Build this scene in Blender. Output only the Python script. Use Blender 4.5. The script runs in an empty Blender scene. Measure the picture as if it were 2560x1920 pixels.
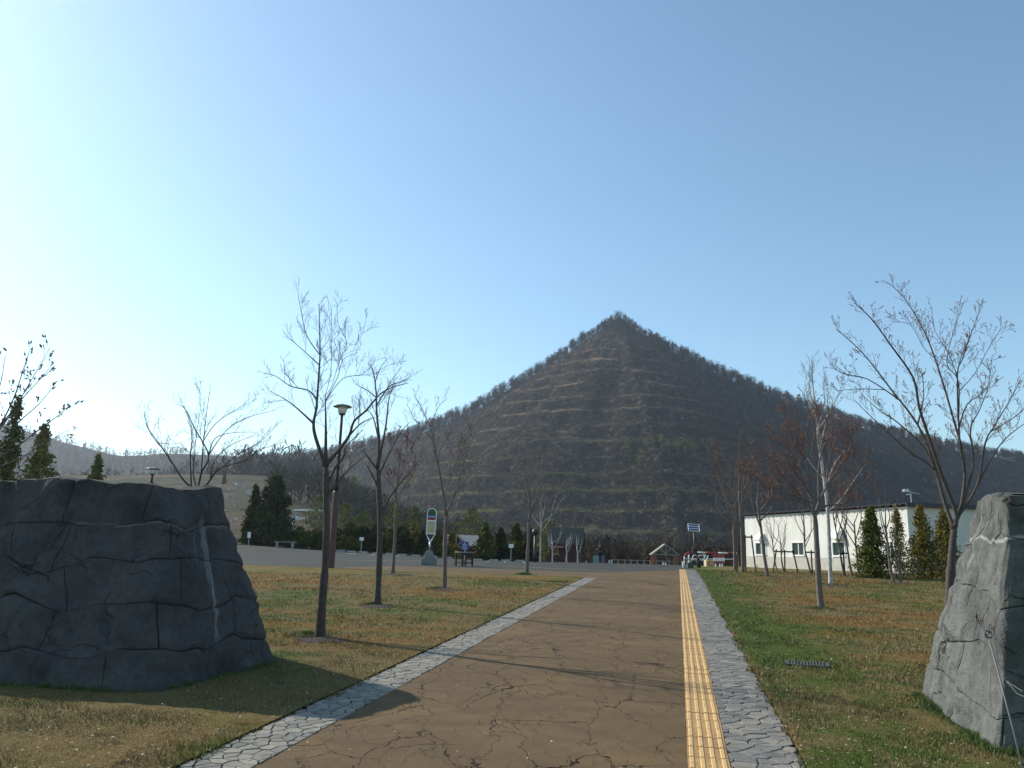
import bpy, math, random
import numpy as np
from mathutils import Vector, Matrix, Euler

random.seed(7)
rng = np.random.default_rng(11)
S = bpy.context.scene
COL = S.collection
R = math.radians

# ------------------------------------------------------------------ camera
F = 1991.0                       # focal length in photo pixels (28 mm on a 36 mm wide frame, 2560 px)
PITCH, ROLL, EYE = 12.0, 1.43, 1.6
cam_d = bpy.data.cameras.new('camera')
cam_d.lens = 28.0; cam_d.sensor_width = 36.0; cam_d.clip_start = 0.1; cam_d.clip_end = 6000
cam = bpy.data.objects.new('camera', cam_d); COL.objects.link(cam)
CM = Matrix.Rotation(R(90 + PITCH), 4, 'X') @ Matrix.Rotation(R(ROLL), 4, 'Z')
cam.matrix_world = Matrix.Translation((0, 0, EYE)) @ CM
S.camera = cam
CR = np.array(CM.to_3x3())

# ------------------------------------------------------------------ sky and sun
SUN_EL = 33.0
SUN_AZ_LEFT = 58.0               # degrees left of the viewing direction (+Y)
w = bpy.data.worlds.new('World'); S.world = w; w.use_nodes = True
nt = w.node_tree; bg = nt.nodes['Background']
sky = nt.nodes.new('ShaderNodeTexSky'); sky.sky_type = 'NISHITA'; sky.sun_disc = False
sky.sun_elevation = R(SUN_EL); sky.sun_rotation = R(-SUN_AZ_LEFT)
sky.air_density = 1.0; sky.dust_density = 0.35; sky.ozone_density = 2.0; sky.altitude = 100
tint = nt.nodes.new('ShaderNodeMix'); tint.data_type = 'RGBA'; tint.blend_type = 'MULTIPLY'; tint.inputs[0].default_value = 1.0
tint.inputs[7].default_value = (0.93, 1.05, 0.99, 1); nt.links.new(sky.outputs[0], tint.inputs[6]); nt.links.new(tint.outputs[2], bg.inputs[0]); bg.inputs[1].default_value = 0.125
sd = bpy.data.lights.new('sun', 'SUN'); sd.energy = 3.9; sd.angle = R(0.6); sd.color = (1, 0.93, 0.82)
sun = bpy.data.objects.new('sun', sd); COL.objects.link(sun)
SUNV = Vector((-math.sin(R(SUN_AZ_LEFT)) * math.cos(R(SUN_EL)), math.cos(R(SUN_AZ_LEFT)) * math.cos(R(SUN_EL)), math.sin(R(SUN_EL))))
sun.rotation_euler = SUNV.to_track_quat('Z', 'Y').to_euler(); sun.location = (-60, 40, 60)
S.render.engine = 'CYCLES'
S.view_settings.view_transform = 'Standard'; S.view_settings.look = 'None'
S.view_settings.exposure = 0.62; S.view_settings.gamma = 1.0
S.cycles.max_bounces = 6; S.cycles.volume_bounces = 0
HAZE_DENSITY = 0.00020
S.cycles.volume_step_rate = 4; S.cycles.volume_max_steps = 64

# ------------------------------------------------------------------ numeric helpers
def vnoise(x, y, seed=0):
    xi = np.floor(x).astype(np.int64); yi = np.floor(y).astype(np.int64)
    fx = x - xi; fy = y - yi
    fx = fx * fx * (3 - 2 * fx); fy = fy * fy * (3 - 2 * fy)
    def h(a, b):
        n = (a * 374761393 + b * 668265263 + seed * 1274126177) & 0xffffffff
        n = ((n ^ (n >> 13)) * 1274126177) & 0xffffffff
        n = n ^ (n >> 16)
        return (n & 0xffff) / 65535.0
    return (h(xi, yi) * (1 - fx) + h(xi + 1, yi) * fx) * (1 - fy) + (h(xi, yi + 1) * (1 - fx) + h(xi + 1, yi + 1) * fx) * fy
def fbm(x, y, seed=0, o=4):
    x = np.asarray(x, float); y = np.asarray(y, float)
    s = 0; a = 0.5
    for i in range(o):
        s = s + a * (vnoise(x, y, seed + i * 17) - 0.5); x = x * 2.03 + 3.1; y = y * 2.03 + 7.7; a *= 0.5
    return s
def sst(a, b, x):
    t = np.clip((x - a) / (b - a), 0, 1); return t * t * (3 - 2 * t)

def ray(px, py):
    d = CR @ np.array([px - 1280.0, -(py - 960.0), -F]); return d
def at(px, py, Y):
    d = ray(px, py); k = Y / d[1]; return Vector((d[0] * k, Y, EYE + d[2] * k))

# ground height: a path climbing 2.9 % to a crest, the car park rising to the left, falling away beyond
K = 0.0287
def lin(px, py, D): p = at(px, py, D); return p
MEADOW = [(-600, 1180), (0, 1190), (300, 1190), (450, 1186), (600, 1186), (700, 1192), (760, 1206), (850, 1238), (900, 1264), (950, 1292), (1000, 1325), (1050, 1352), (1100, 1372), (1200, 1386), (1400, 1391)]
_mt = []; _mz = []
for a, b in MEADOW:
    p = at(a, b, 320.0); _mt.append(p.x / 320.0); _mz.append(p.z)
def G(x, y):
    x = np.asarray(x, float); y = np.asarray(y, float)
    z = np.where(y < 26, K * y, K * 26 + K * (np.minimum(y, 46) - 26) - K * (np.minimum(y, 46) - 26) ** 2 / 40)
    z = np.where(y < 0, K * y * 0.4, z)
    z = z + sst(35, 60, y) * np.clip(-(x + 2), 0, 60) * 0.04 * (1 - sst(60, 120, y) * 0.3)
    z = z - np.clip(y - 64, 0, 160) * 0.02
    t = x / np.maximum(y, 1)
    zr = np.interp(t, _mt, _mz)
    k = np.clip((y - 82) / 238.0, 0, 1); k = k ** 1.25
    z = z + (zr - z) * k * (y > 82) * (t < _mt[-1])
    z = z - sst(330, 520, y) * 22 * (t < 0)
    rough = sst(70, 140, y) * (fbm(x / 23, y / 23, 5) * 1.4 + fbm(x / 6, y / 6, 9) * 0.35)
    return z + rough
def g1(x, y):
    if y < 34.9:                    # same profile as G, quick scalar form
        if y < 0: return K * y * 0.4
        return K * y if y < 26 else K * 26 + K * (y - 26) - K * (y - 26) ** 2 / 40
    return float(G(x, y))
def gp(px, py, hi=420.0):
    d = ray(px, py); k = 2.0
    d = d / d[1]
    while k < hi:
        if EYE + d[2] * k < g1(d[0] * k, k): break
        k *= 1.004
    return Vector((d[0] * k, k, g1(d[0] * k, k)))
def gd(px, py, D):               # on the ground at a given distance
    p = at(px, py, D); return Vector((p.x, D, g1(p.x, D)))

# ------------------------------------------------------------------ materials
def new_mat(name):
    m = bpy.data.materials.new(name); m.use_nodes = True
    return m, m.node_tree, m.node_tree.nodes['Principled BSDF']
def N(t, typ, **kw):
    n = t.nodes.new(typ)
    for k, v in kw.items(): setattr(n, k, v)
    return n
def noise(t, vec, scale, detail=4, rough=0.55, dist=0.0):
    n = N(t, 'ShaderNodeTexNoise'); n.inputs['Scale'].default_value = scale; n.inputs['Detail'].default_value = detail
    n.inputs['Roughness'].default_value = rough; n.inputs['Distortion'].default_value = dist
    if vec is not None: t.links.new(vec, n.inputs['Vector'])
    return n.outputs['Fac']
def ramp(t, fac, stops):
    r = N(t, 'ShaderNodeValToRGB'); e = r.color_ramp.elements
    while len(e) < len(stops): e.new(0.5)
    for i, (p, c) in enumerate(stops):
        e[i].position = p; e[i].color = (c[0], c[1], c[2], 1) if isinstance(c, (tuple, list)) else (c, c, c, 1)
    t.links.new(fac, r.inputs[0]); return r.outputs['Color']
def mix(t, fac, a, b, typ='MIX'):
    m = N(t, 'ShaderNodeMix', data_type='RGBA', blend_type=typ)
    for s, v in ((m.inputs[0], fac), (m.inputs[6], a), (m.inputs[7], b)):
        if isinstance(v, (int, float)): s.default_value = v
        elif isinstance(v, tuple): s.default_value = (v[0], v[1], v[2], 1)
        else: t.links.new(v, s)
    return m.outputs[2]
def mth(t, op, a, b=None, clamp=False):
    m = N(t, 'ShaderNodeMath', operation=op); m.use_clamp = clamp
    for s, v in ((m.inputs[0], a), (m.inputs[1], b)):
        if v is None: continue
        if isinstance(v, (int, float)): s.default_value = v
        else: t.links.new(v, s)
    return m.outputs[0]
def mapr(t, v, a, b, c=0.0, d=1.0, smooth=False):
    m = N(t, 'ShaderNodeMapRange'); t.links.new(v, m.inputs[0])
    if smooth: m.interpolation_type = 'SMOOTHSTEP'
    for i, q in enumerate((a, b, c, d)): m.inputs[i + 1].default_value = q
    return m.outputs[0]
def pos(t): return N(t, 'ShaderNodeNewGeometry').outputs['Position']
def scaled(t, vec, s, rot=0.0):
    m = N(t, 'ShaderNodeMapping'); t.links.new(vec, m.inputs[0]); m.inputs['Scale'].default_value = s; m.inputs['Rotation'].default_value = (0, 0, rot)
    return m.outputs[0]
def bump(t, b, h, strength=0.3, dist=0.02, prev=None):
    n = N(t, 'ShaderNodeBump'); n.inputs['Strength'].default_value = strength; n.inputs['Distance'].default_value = dist
    t.links.new(h, n.inputs['Height'])
    if prev is not None: t.links.new(prev, n.inputs['Normal'])
    t.links.new(n.outputs[0], b.inputs['Normal']); return n.outputs[0]
def simple(name, c, rough=0.6, metal=0.0, var=0.25, scale=6.0, bmp=0.15, obj=True):
    m, t, b = new_mat(name)
    v = N(t, 'ShaderNodeTexCoord').outputs['Object'] if obj else pos(t)
    f = noise(t, v, scale, 5)
    f2 = noise(t, v, scale * 9, 3)
    lo = tuple(q * (1 - var) for q in c); hi = tuple(min(1, q * (1 + var)) for q in c)
    col = ramp(t, f, [(0.3, lo), (0.7, hi)])
    col = mix(t, 0.25, col, ramp(t, f2, [(0.35, lo), (0.65, hi)]))
    t.links.new(col, b.inputs['Base Color'])
    b.inputs['Roughness'].default_value = rough; b.inputs['Metallic'].default_value = metal
    if rough > .75: b.inputs['Specular IOR Level'].default_value = 0.15
    if bmp: bump(t, b, f2, bmp, 0.01)
    return m
M = {}
def lawn_color(t, P):
    big = noise(t, scaled(t, P, (1, 0.6, 1)), 0.33, 4, 0.6)
    mid = noise(t, scaled(t, P, (1.0, 0.75, 1)), 1.6, 5, 0.68, 0.4)
    fine = noise(t, P, 9.0, 5, 0.75)
    speck = noise(t, P, 60.0, 3, 0.8)
    straw = ramp(t, speck, [(0.28, (0.062, 0.044, 0.017)), (0.5, (0.165, 0.125, 0.046)), (0.74, (0.34, 0.27, 0.13))])
    green = ramp(t, speck, [(0.3, (0.024, 0.038, 0.006)), (0.55, (0.085, 0.118, 0.018)), (0.8, (0.17, 0.21, 0.045))])
    gm = mth(t, 'ADD', mth(t, 'MULTIPLY', big, 0.55), mth(t, 'MULTIPLY', mid, 0.5))
    gm = mth(t, 'ADD', gm, mth(t, 'MULTIPLY', fine, 0.22))
    sep = N(t, 'ShaderNodeSeparateXYZ'); t.links.new(P, sep.inputs[0])
    # lusher strip of turf beside the right hand kerb and in front of the stone wall on the right
    d = mth(t, 'SUBTRACT', sep.outputs['X'], mth(t, 'ADD', mth(t, 'MULTIPLY', sep.outputs['Y'], 0.204), 1.05))
    lush = mapr(t, d, 0.0, 2.6, 1, 0, True)
    lush = mth(t, 'MULTIPLY', lush, mapr(t, d, -0.1, 0.0, 0, 1))
    near = mapr(t, sep.outputs['Y'], 6.5, 10.5, 1, 0, True)
    near = mth(t, 'MULTIPLY', near, mapr(t, d, -0.1, 0.0, 0, 1))
    lush = mth(t, 'MAXIMUM', lush, near)
    gm = mth(t, 'ADD', gm, mth(t, 'MULTIPLY', lush, 0.085))
    gmask = mapr(t, gm, 0.60, 0.74, 0, 1, True)
    col = mix(t, gmask, straw, green)
    dirt = mapr(t, noise(t, P, 2.3, 6, 0.72), 0.57, 0.70, 0, 0.85, True)
    col = mix(t, dirt, col, (0.050, 0.028, 0.016))
    om = mapr(t, noise(t, scaled(t, P, (0.5, 1.1, 1), 0.3), 0.55, 5, 0.7, 0.6), 0.47, 0.58, 0, 1, True)
    om = mth(t, 'MULTIPLY', om, mapr(t, sep.outputs['Y'], 9, 14, 0.25, 1))
    om = mth(t, 'MULTIPLY', om, mapr(t, fine, 0.38, 0.6, 0, 0.9))
    om = mth(t, 'MULTIPLY', om, mth(t, 'SUBTRACT', 1.0, lush))
    col = mix(t, om, col, ramp(t, speck, [(0.3, (0.11, 0.040, 0.008)), (0.7, (0.36, 0.160, 0.022))]))
    return col, fine, speck
m, t, b = new_mat('turf'); P = pos(t); c, f, s_ = lawn_color(t, P)
t.links.new(c, b.inputs['Base Color']); b.inputs['Roughness'].default_value = 0.95; b.inputs['Specular IOR Level'].default_value = 0.1
n1 = bump(t, b, f, 0.9, 0.05); bump(t, b, s_, 0.9, 0.02, n1); M['turf'] = m
m, t, b = new_mat('grass_blade'); P = pos(t); c, f, s_ = lawn_color(t, P)
at_ = N(t, 'ShaderNodeAttribute', attribute_name='shade')
c = mix(t, 0.75, c, ramp(t, at_.outputs['Fac'], [(0.0, (0.35, 0.32, 0.3)), (0.6, (1.0, 1.0, 1.0)), (1.0, (2.3, 2.2, 2.0))]), 'MULTIPLY')
t.links.new(c, b.inputs['Base Color']); b.inputs['Roughness'].default_value = 0.6; b.inputs['Specular IOR Level'].default_value = 0.3
M['blade'] = m

def asphalt(name, c1, c2, crack=1.0, green=0.0):
    m, t, b = new_mat(name); P = pos(t)
    agg = noise(t, P, 120.0, 3, 0.85); big = noise(t, P, 0.45, 5, 0.6); med = noise(t, P, 3.5, 4, 0.6)
    col = mix(t, mapr(t, big, 0.3, 0.7), c1, c2)
    col = mix(t, 0.7, col, ramp(t, agg, [(0.25, (0.45, 0.44, 0.42)), (0.5, (0.95, 0.95, 0.95)), (0.78, (1.75, 1.7, 1.6))]), 'MULTIPLY')
    col = mix(t, mapr(t, med, 0.35, 0.75, 0, 0.45), col, tuple(q * 0.58 for q in c1))
    col = mix(t, mapr(t, noise(t, P, 0.9, 5, 0.7), 0.52, 0.70, 0, 0.5), col, (c2[0] * 1.35, c2[1] * 1.25, c2[2] * 1.0))
    # long wandering cracks: distance to cell edges of a distorted cell pattern
    dn = N(t, 'ShaderNodeTexNoise'); dn.inputs['Scale'].default_value = 2.2; dn.inputs['Detail'].default_value = 5; dn.inputs['Roughness'].default_value = 0.6
    t.links.new(P, dn.inputs['Vector'])
    vm = N(t, 'ShaderNodeVectorMath', operation='MULTIPLY_ADD'); t.links.new(dn.outputs['Color'], vm.inputs[0]); vm.inputs[1].default_value = (0.55, 0.55, 0); t.links.new(P, vm.inputs[2])
    res = None
    for sc, wd, msk in ((1.7, 0.011, 0.0), (4.2, 0.012, 1.0)):
        vo = N(t, 'ShaderNodeTexVoronoi', feature='DISTANCE_TO_EDGE'); vo.inputs['Scale'].default_value = sc
        t.links.new(scaled(t, vm.outputs[0], (1.0, 0.45, 0.0), 0.25), vo.inputs['Vector'])
        wn = mapr(t, noise(t, P, 1.1, 3), 0.33, 0.68, 0.12, 1.0)
        if msk:
            wn = mth(t, 'MULTIPLY', mapr(t, noise(t, P, 0.55, 2), 0.40, 0.56, 0, 1), wn)
        wn = mth(t, 'MULTIPLY', wn, wd * crack)
        k = mth(t, 'SUBTRACT', 1.0, mth(t, 'DIVIDE', vo.outputs['Distance'], mth(t, 'ADD', wn, 0.0004)), True)
        k = mth(t, 'MULTIPLY', k, 1.0 if not msk else 0.8)
        res = k if res is None else mth(t, 'MAXIMUM', res, k)
    col = mix(t, mth(t, 'MULTIPLY', res, 1.6, True), col, (0.018, 0.012, 0.008))
    t.links.new(col, b.inputs['Base Color']); b.inputs['Roughness'].default_value = 0.9; b.inputs['Specular IOR Level'].default_value = 0.15
    h = mth(t, 'SUBTRACT', mth(t, 'MULTIPLY', agg, 0.35), res)
    bump(t, b, h, 0.8, 0.012)
    return m
M['brown_asphalt'] = asphalt('brown_asphalt', (0.126, 0.084, 0.043), (0.156, 0.107, 0.056), 1.0)
M['grey_asphalt'] = asphalt('grey_asphalt', (0.048, 0.050, 0.046), (0.064, 0.065, 0.058), 0.5)
M['joint'] = simple('joint_mortar', (0.035, 0.033, 0.03), 0.95, 0, 0.4, 8)

def rock_mat(name, base, dark, stain=False, lines=(), cracks=0.5, lichen=(0.2, 0.22, 0.17)):
    m, t, b = new_mat(name); P = pos(t)
    n1 = noise(t, P, 1.6, 8, 0.62); n2 = noise(t, P, 14, 6, 0.7); n3 = noise(t, scaled(t, P, (7, 7, 0.9)), 1.0, 5, 0.6); n4 = noise(t, P, 90, 3, 0.8)
    col = ramp(t, n1, [(0.3, dark), (0.52, base), (0.75, tuple(q * 1.25 for q in base))])
    col = mix(t, 0.6, col, ramp(t, n2, [(0.3, (0.55, 0.55, 0.57)), (0.7, (1.35, 1.33, 1.3))]), 'MULTIPLY')
    col = mix(t, mapr(t, n3, 0.55, 0.75, 0, 0.6, True), col, tuple(q * 0.45 for q in base))
    col = mix(t, mapr(t, noise(t, P, 3.1, 5, 0.7), 0.58, 0.72, 0, 0.35), col, lichen)
    col = mix(t, 0.45, col, ramp(t, n4, [(0.3, (0.6, 0.6, 0.6)), (0.7, (1.4, 1.4, 1.4))]), 'MULTIPLY')
    uv = N(t, 'ShaderNodeUVMap', uv_map='sv').outputs[0]
    sp = N(t, 'ShaderNodeSeparateXYZ'); t.links.new(uv, sp.inputs[0]); u, v = sp.outputs[0], sp.outputs[1]
    wob = mth(t, 'MULTIPLY', mth(t, 'SUBTRACT', noise(t, scaled(t, uv, (1, 3, 1)), 2.0, 4), 0.5), 0.22)
    if stain:
        tot = None
        for (su, v0, v1, wd, st) in stain:
            du = mth(t, 'ABSOLUTE', mth(t, 'ADD', mth(t, 'SUBTRACT', u, su), wob))
            k = mapr(t, du, wd * 0.3, wd, 1, 0, True)
            k = mth(t, 'MULTIPLY', k, mth(t, 'MULTIPLY', mapr(t, v, v0, v0 + 0.12, 0, 1, True), mapr(t, v, v1 - 0.08, v1, 1, 0, True)))
            k = mth(t, 'MULTIPLY', k, mapr(t, noise(t, scaled(t, uv, (6, 1.5, 1)), 5.0, 4, 0.7), 0.3, 0.55, 0.15, st))
            tot = k if tot is None else mth(t, 'MAXIMUM', tot, k)
        for (vl, s0, s1, st) in lines:
            dv_ = mth(t, 'ABSOLUTE', mth(t, 'ADD', mth(t, 'SUBTRACT', v, vl), mth(t, 'MULTIPLY', mth(t, 'SUBTRACT', noise(t, scaled(t, uv, (1, 0, 1)), 1.7, 3), 0.5), 0.10)))
            k = mth(t, 'MULTIPLY', mapr(t, dv_, 0.004, 0.009, st, 0), mth(t, 'MULTIPLY', mapr(t, u, s0, s0 + .1, 0, 1), mapr(t, u, s1 - .1, s1, 1, 0)))
            tot = mth(t, 'MAXIMUM', tot, k)
        col = mix(t, tot, col, (0.34, 0.34, 0.33))
    t.links.new(col, b.inputs['Base Color']); b.inputs['Roughness'].default_value = 0.9; b.inputs['Specular IOR Level'].default_value = 0.22
    h = mth(t, 'ADD', mth(t, 'MULTIPLY', n2, 0.8), mth(t, 'MULTIPLY', n4, 0.25))
    vo = N(t, 'ShaderNodeTexVoronoi', feature='DISTANCE_TO_EDGE'); vo.inputs['Scale'].default_value = 1.5
    dn = N(t, 'ShaderNodeTexNoise'); dn.inputs['Scale'].default_value = 3.0; dn.inputs['Detail'].default_value = 5; t.links.new(P, dn.inputs['Vector'])
    vm = N(t, 'ShaderNodeVectorMath', operation='MULTIPLY_ADD'); t.links.new(dn.outputs['Color'], vm.inputs[0]); vm.inputs[1].default_value = (0.5, 0.5, 0.35); t.links.new(P, vm.inputs[2])
    t.links.new(vm.outputs[0], vo.inputs['Vector'])
    ck = mth(t, 'MULTIPLY', mapr(t, vo.outputs['Distance'], 0, 0.012, 1, 0), mapr(t, noise(t, P, 1.3, 2), 0.47, 0.6, 0, cracks))
    col2 = mix(t, ck, col, (0.02, 0.02, 0.022)); t.links.new(col2, b.inputs['Base Color'])
    bump(t, b, mth(t, 'SUBTRACT', h, mth(t, 'MULTIPLY', ck, 1.5)), 1.0, 0.035)
    return m

def bark_mat(name, c, c2, ring=True, scale=30):
    m, t, b = new_mat(name); P = N(t, 'ShaderNodeTexCoord').outputs['Object']
    n = noise(t, scaled(t, P, (2.0, 2.0, 0.5)), scale, 5, 0.7)
    r = noise(t, scaled(t, P, (0.3, 0.3, 3.0)), scale * 0.7, 4, 0.7)
    col = ramp(t, n, [(0.3, c2), (0.65, c)])
    if ring: col = mix(t, mapr(t, r, 0.55, 0.7, 0, 0.8), col, c2)
    t.links.new(col, b.inputs['Base Color']); b.inputs['Roughness'].default_value = 0.85; b.inputs['Specular IOR Level'].default_value = 0.2
    bump(t, b, mth(t, 'ADD', n, r), 0.6, 0.01); return m
M['bark'] = bark_mat('grey_bark', (0.12, 0.098, 0.085), (0.040, 0.032, 0.028))
M['bark_dark'] = bark_mat('dark_bark', (0.10, 0.08, 0.075), (0.035, 0.028, 0.026))
M['bark_pale'] = bark_mat('pale_bark', (0.22, 0.18, 0.16), (0.060, 0.046, 0.040))
M['birch'] = bark_mat('birch_bark', (0.62, 0.60, 0.56), (0.07, 0.06, 0.055), True, 14)
M['twig'] = simple('twig', (0.105, 0.075, 0.065), 0.8, 0, 0.3, 4, 0)
M['twig_red'] = simple('reddish_twig', (0.115, 0.066, 0.052), 0.8, 0, 0.35, 4, 0)
M['bud'] = simple('bud', (0.20, 0.085, 0.05), 0.7, 0, 0.4, 9, 0)

def leaf_mat(name, c, c2, sc=3.0):
    m, t, b = new_mat(name); P = pos(t)
    a = N(t, 'ShaderNodeAttribute', attribute_name='shade')
    f = mth(t, 'ADD', mth(t, 'MULTIPLY', a.outputs['Fac'], 0.6), mth(t, 'MULTIPLY', noise(t, P, sc, 3), 0.4))
    col = ramp(t, f, [(0.2, c2), (0.75, c)]); t.links.new(col, b.inputs['Base Color'])
    b.inputs['Roughness'].default_value = 0.9; b.inputs['Specular IOR Level'].default_value = 0.06
    return m
M['leaf'] = leaf_mat('evergreen_leaf', (0.115, 0.125, 0.025), (0.024, 0.034, 0.010))
M['leaf_gold'] = leaf_mat('golden_evergreen_leaf', (0.26, 0.20, 0.045), (0.050, 0.055, 0.014))
M['leaf_dark'] = leaf_mat('dark_needle', (0.060, 0.072, 0.026), (0.015, 0.022, 0.010))
M['leaf_spring'] = leaf_mat('spring_leaf', (0.19, 0.19, 0.045), (0.06, 0.065, 0.02), 0.3)
M['forest'] = leaf_mat('bare_forest_twigs', (0.066, 0.046, 0.034), (0.011, 0.010, 0.009), 0.08)
M['scrub'] = leaf_mat('brown_scrub', (0.17, 0.125, 0.085), (0.007, 0.007, 0.005), 0.1)
M['hillwood'] = leaf_mat('budding_wood', (0.058, 0.058, 0.030), (0.014, 0.016, 0.012), 0.02)

M['steel'] = simple('galvanised_steel', (0.42, 0.43, 0.43), 0.4, 0.85, 0.15, 8)
M['dull_steel'] = simple('dull_steel', (0.13, 0.13, 0.125), 0.55, 0.3, 0.2, 20)
M['white_paint'] = simple('white_paint', (0.78, 0.78, 0.76), 0.5, 0, 0.06, 5, 0.05)
M['red_paint'] = simple('red_paint', (0.30, 0.025, 0.035), 0.5, 0, 0.15, 5, 0.05)
M['brown_paint'] = simple('maroon_brown_paint', (0.075, 0.030, 0.026), 0.5, 0, 0.25, 7, 0.1)
M['black'] = simple('black_paint', (0.018, 0.018, 0.02), 0.5, 0, 0.3, 7, 0.1)
M['concrete'] = simple('concrete', (0.34, 0.335, 0.31), 0.9, 0, 0.18, 7, 0.3)
M['wood_dark'] = simple('dark_wood', (0.055, 0.035, 0.026), 0.8, 0, 0.35, 10, 0.3)
M['wood_red'] = simple('red_brown_boards', (0.085, 0.028, 0.022), 0.75, 0, 0.3, 10, 0.3)
M['wood_orange'] = simple('orange_brown_post', (0.24, 0.10, 0.045), 0.7, 0, 0.25, 10, 0.3)
M['wood_grey'] = simple('weathered_grey_wood', (0.27, 0.25, 0.21), 0.85, 0, 0.25, 10, 0.3)
M['wood_pale'] = simple('pale_plywood', (0.55, 0.44, 0.27), 0.8, 0, 0.12, 10, 0.1)
M['roof_green'] = simple('green_roof_sheet', (0.040, 0.048, 0.042), 0.5, 0.1, 0.2, 6, 0.1)
M['roof_grey'] = simple('grey_roof', (0.16, 0.16, 0.17), 0.7, 0, 0.2, 6, 0.2)
M['sign_blue'] = simple('sign_blue', (0.02, 0.055, 0.28), 0.4, 0, 0.05, 4, 0)
M['sign_navy'] = simple('sign_navy', (0.012, 0.018, 0.05), 0.4, 0, 0.1, 4, 0)
M['sign_green'] = simple('sign_green', (0.012, 0.075, 0.025), 0.4, 0, 0.1, 4, 0)
M['sign_cream'] = simple('sign_cream', (0.52, 0.44, 0.26), 0.5, 0, 0.08, 4, 0)
M['skin'] = simple('skin', (0.45, 0.27, 0.19), 0.6, 0, 0.05, 9, 0)
M['cloth_dark'] = simple('dark_jacket', (0.016, 0.017, 0.024), 0.9, 0, 0.3, 12, 0.1)
M['jeans'] = simple('dark_trousers', (0.014, 0.018, 0.035), 0.9, 0, 0.3, 12, 0.1)
M['hair'] = simple('black_hair', (0.01, 0.009, 0.009), 0.6, 0, 0.2, 12, 0)
M['line_yellow'] = simple('worn_yellow_line', (0.42, 0.33, 0.15), 0.8, 0, 0.3, 3, 0.1, False)
M['line_white'] = simple('worn_white_line', (0.55, 0.54, 0.50), 0.8, 0, 0.3, 3, 0.1, False)

# ------------------------------------------------------------------ mesh helpers
def put(name, V, Fc, mats, parent=None, smooth=False, uv=None, shade=None, mi=None):
    me = bpy.data.meshes.new(name)
    if isinstance(Fc, np.ndarray):
        V = np.asarray(V, dtype=np.float32); nf, k = Fc.shape
        me.vertices.add(len(V)); me.vertices.foreach_set('co', V.ravel())
        me.loops.add(nf * k); me.loops.foreach_set('vertex_index', Fc.astype(np.int32).ravel())
        me.polygons.add(nf); me.polygons.foreach_set('loop_start', np.arange(0, nf * k, k, dtype=np.int32))
        me.polygons.foreach_set('loop_total', np.full(nf, k, dtype=np.int32))
        me.update(calc_edges=True)
    else:
        me.from_pydata([tuple(v) for v in V], [], Fc)
    if not isinstance(mats, (list, tuple)): mats = [mats]
    for m_ in mats: me.materials.append(m_)
    if mi is not None: me.polygons.foreach_set('material_index', np.asarray(mi, dtype=np.int32))
    if smooth: me.polygons.foreach_set('use_smooth', np.ones(len(me.polygons), dtype=bool))
    if uv is not None:
        l = me.uv_layers.new(name='sv'); idx = np.empty(len(me.loops), dtype=np.int32); me.loops.foreach_get('vertex_index', idx)
        l.data.foreach_set('uv', np.asarray(uv, dtype=np.float32)[idx].ravel())
    if shade is not None:
        a = me.attributes.new('shade', 'FLOAT', 'POINT'); a.data.foreach_set('value', np.asarray(shade, dtype=np.float32))
    me.update()
    o = bpy.data.objects.new(name, me); COL.objects.link(o)
    if parent is not None: o.parent = parent
    return o
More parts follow.
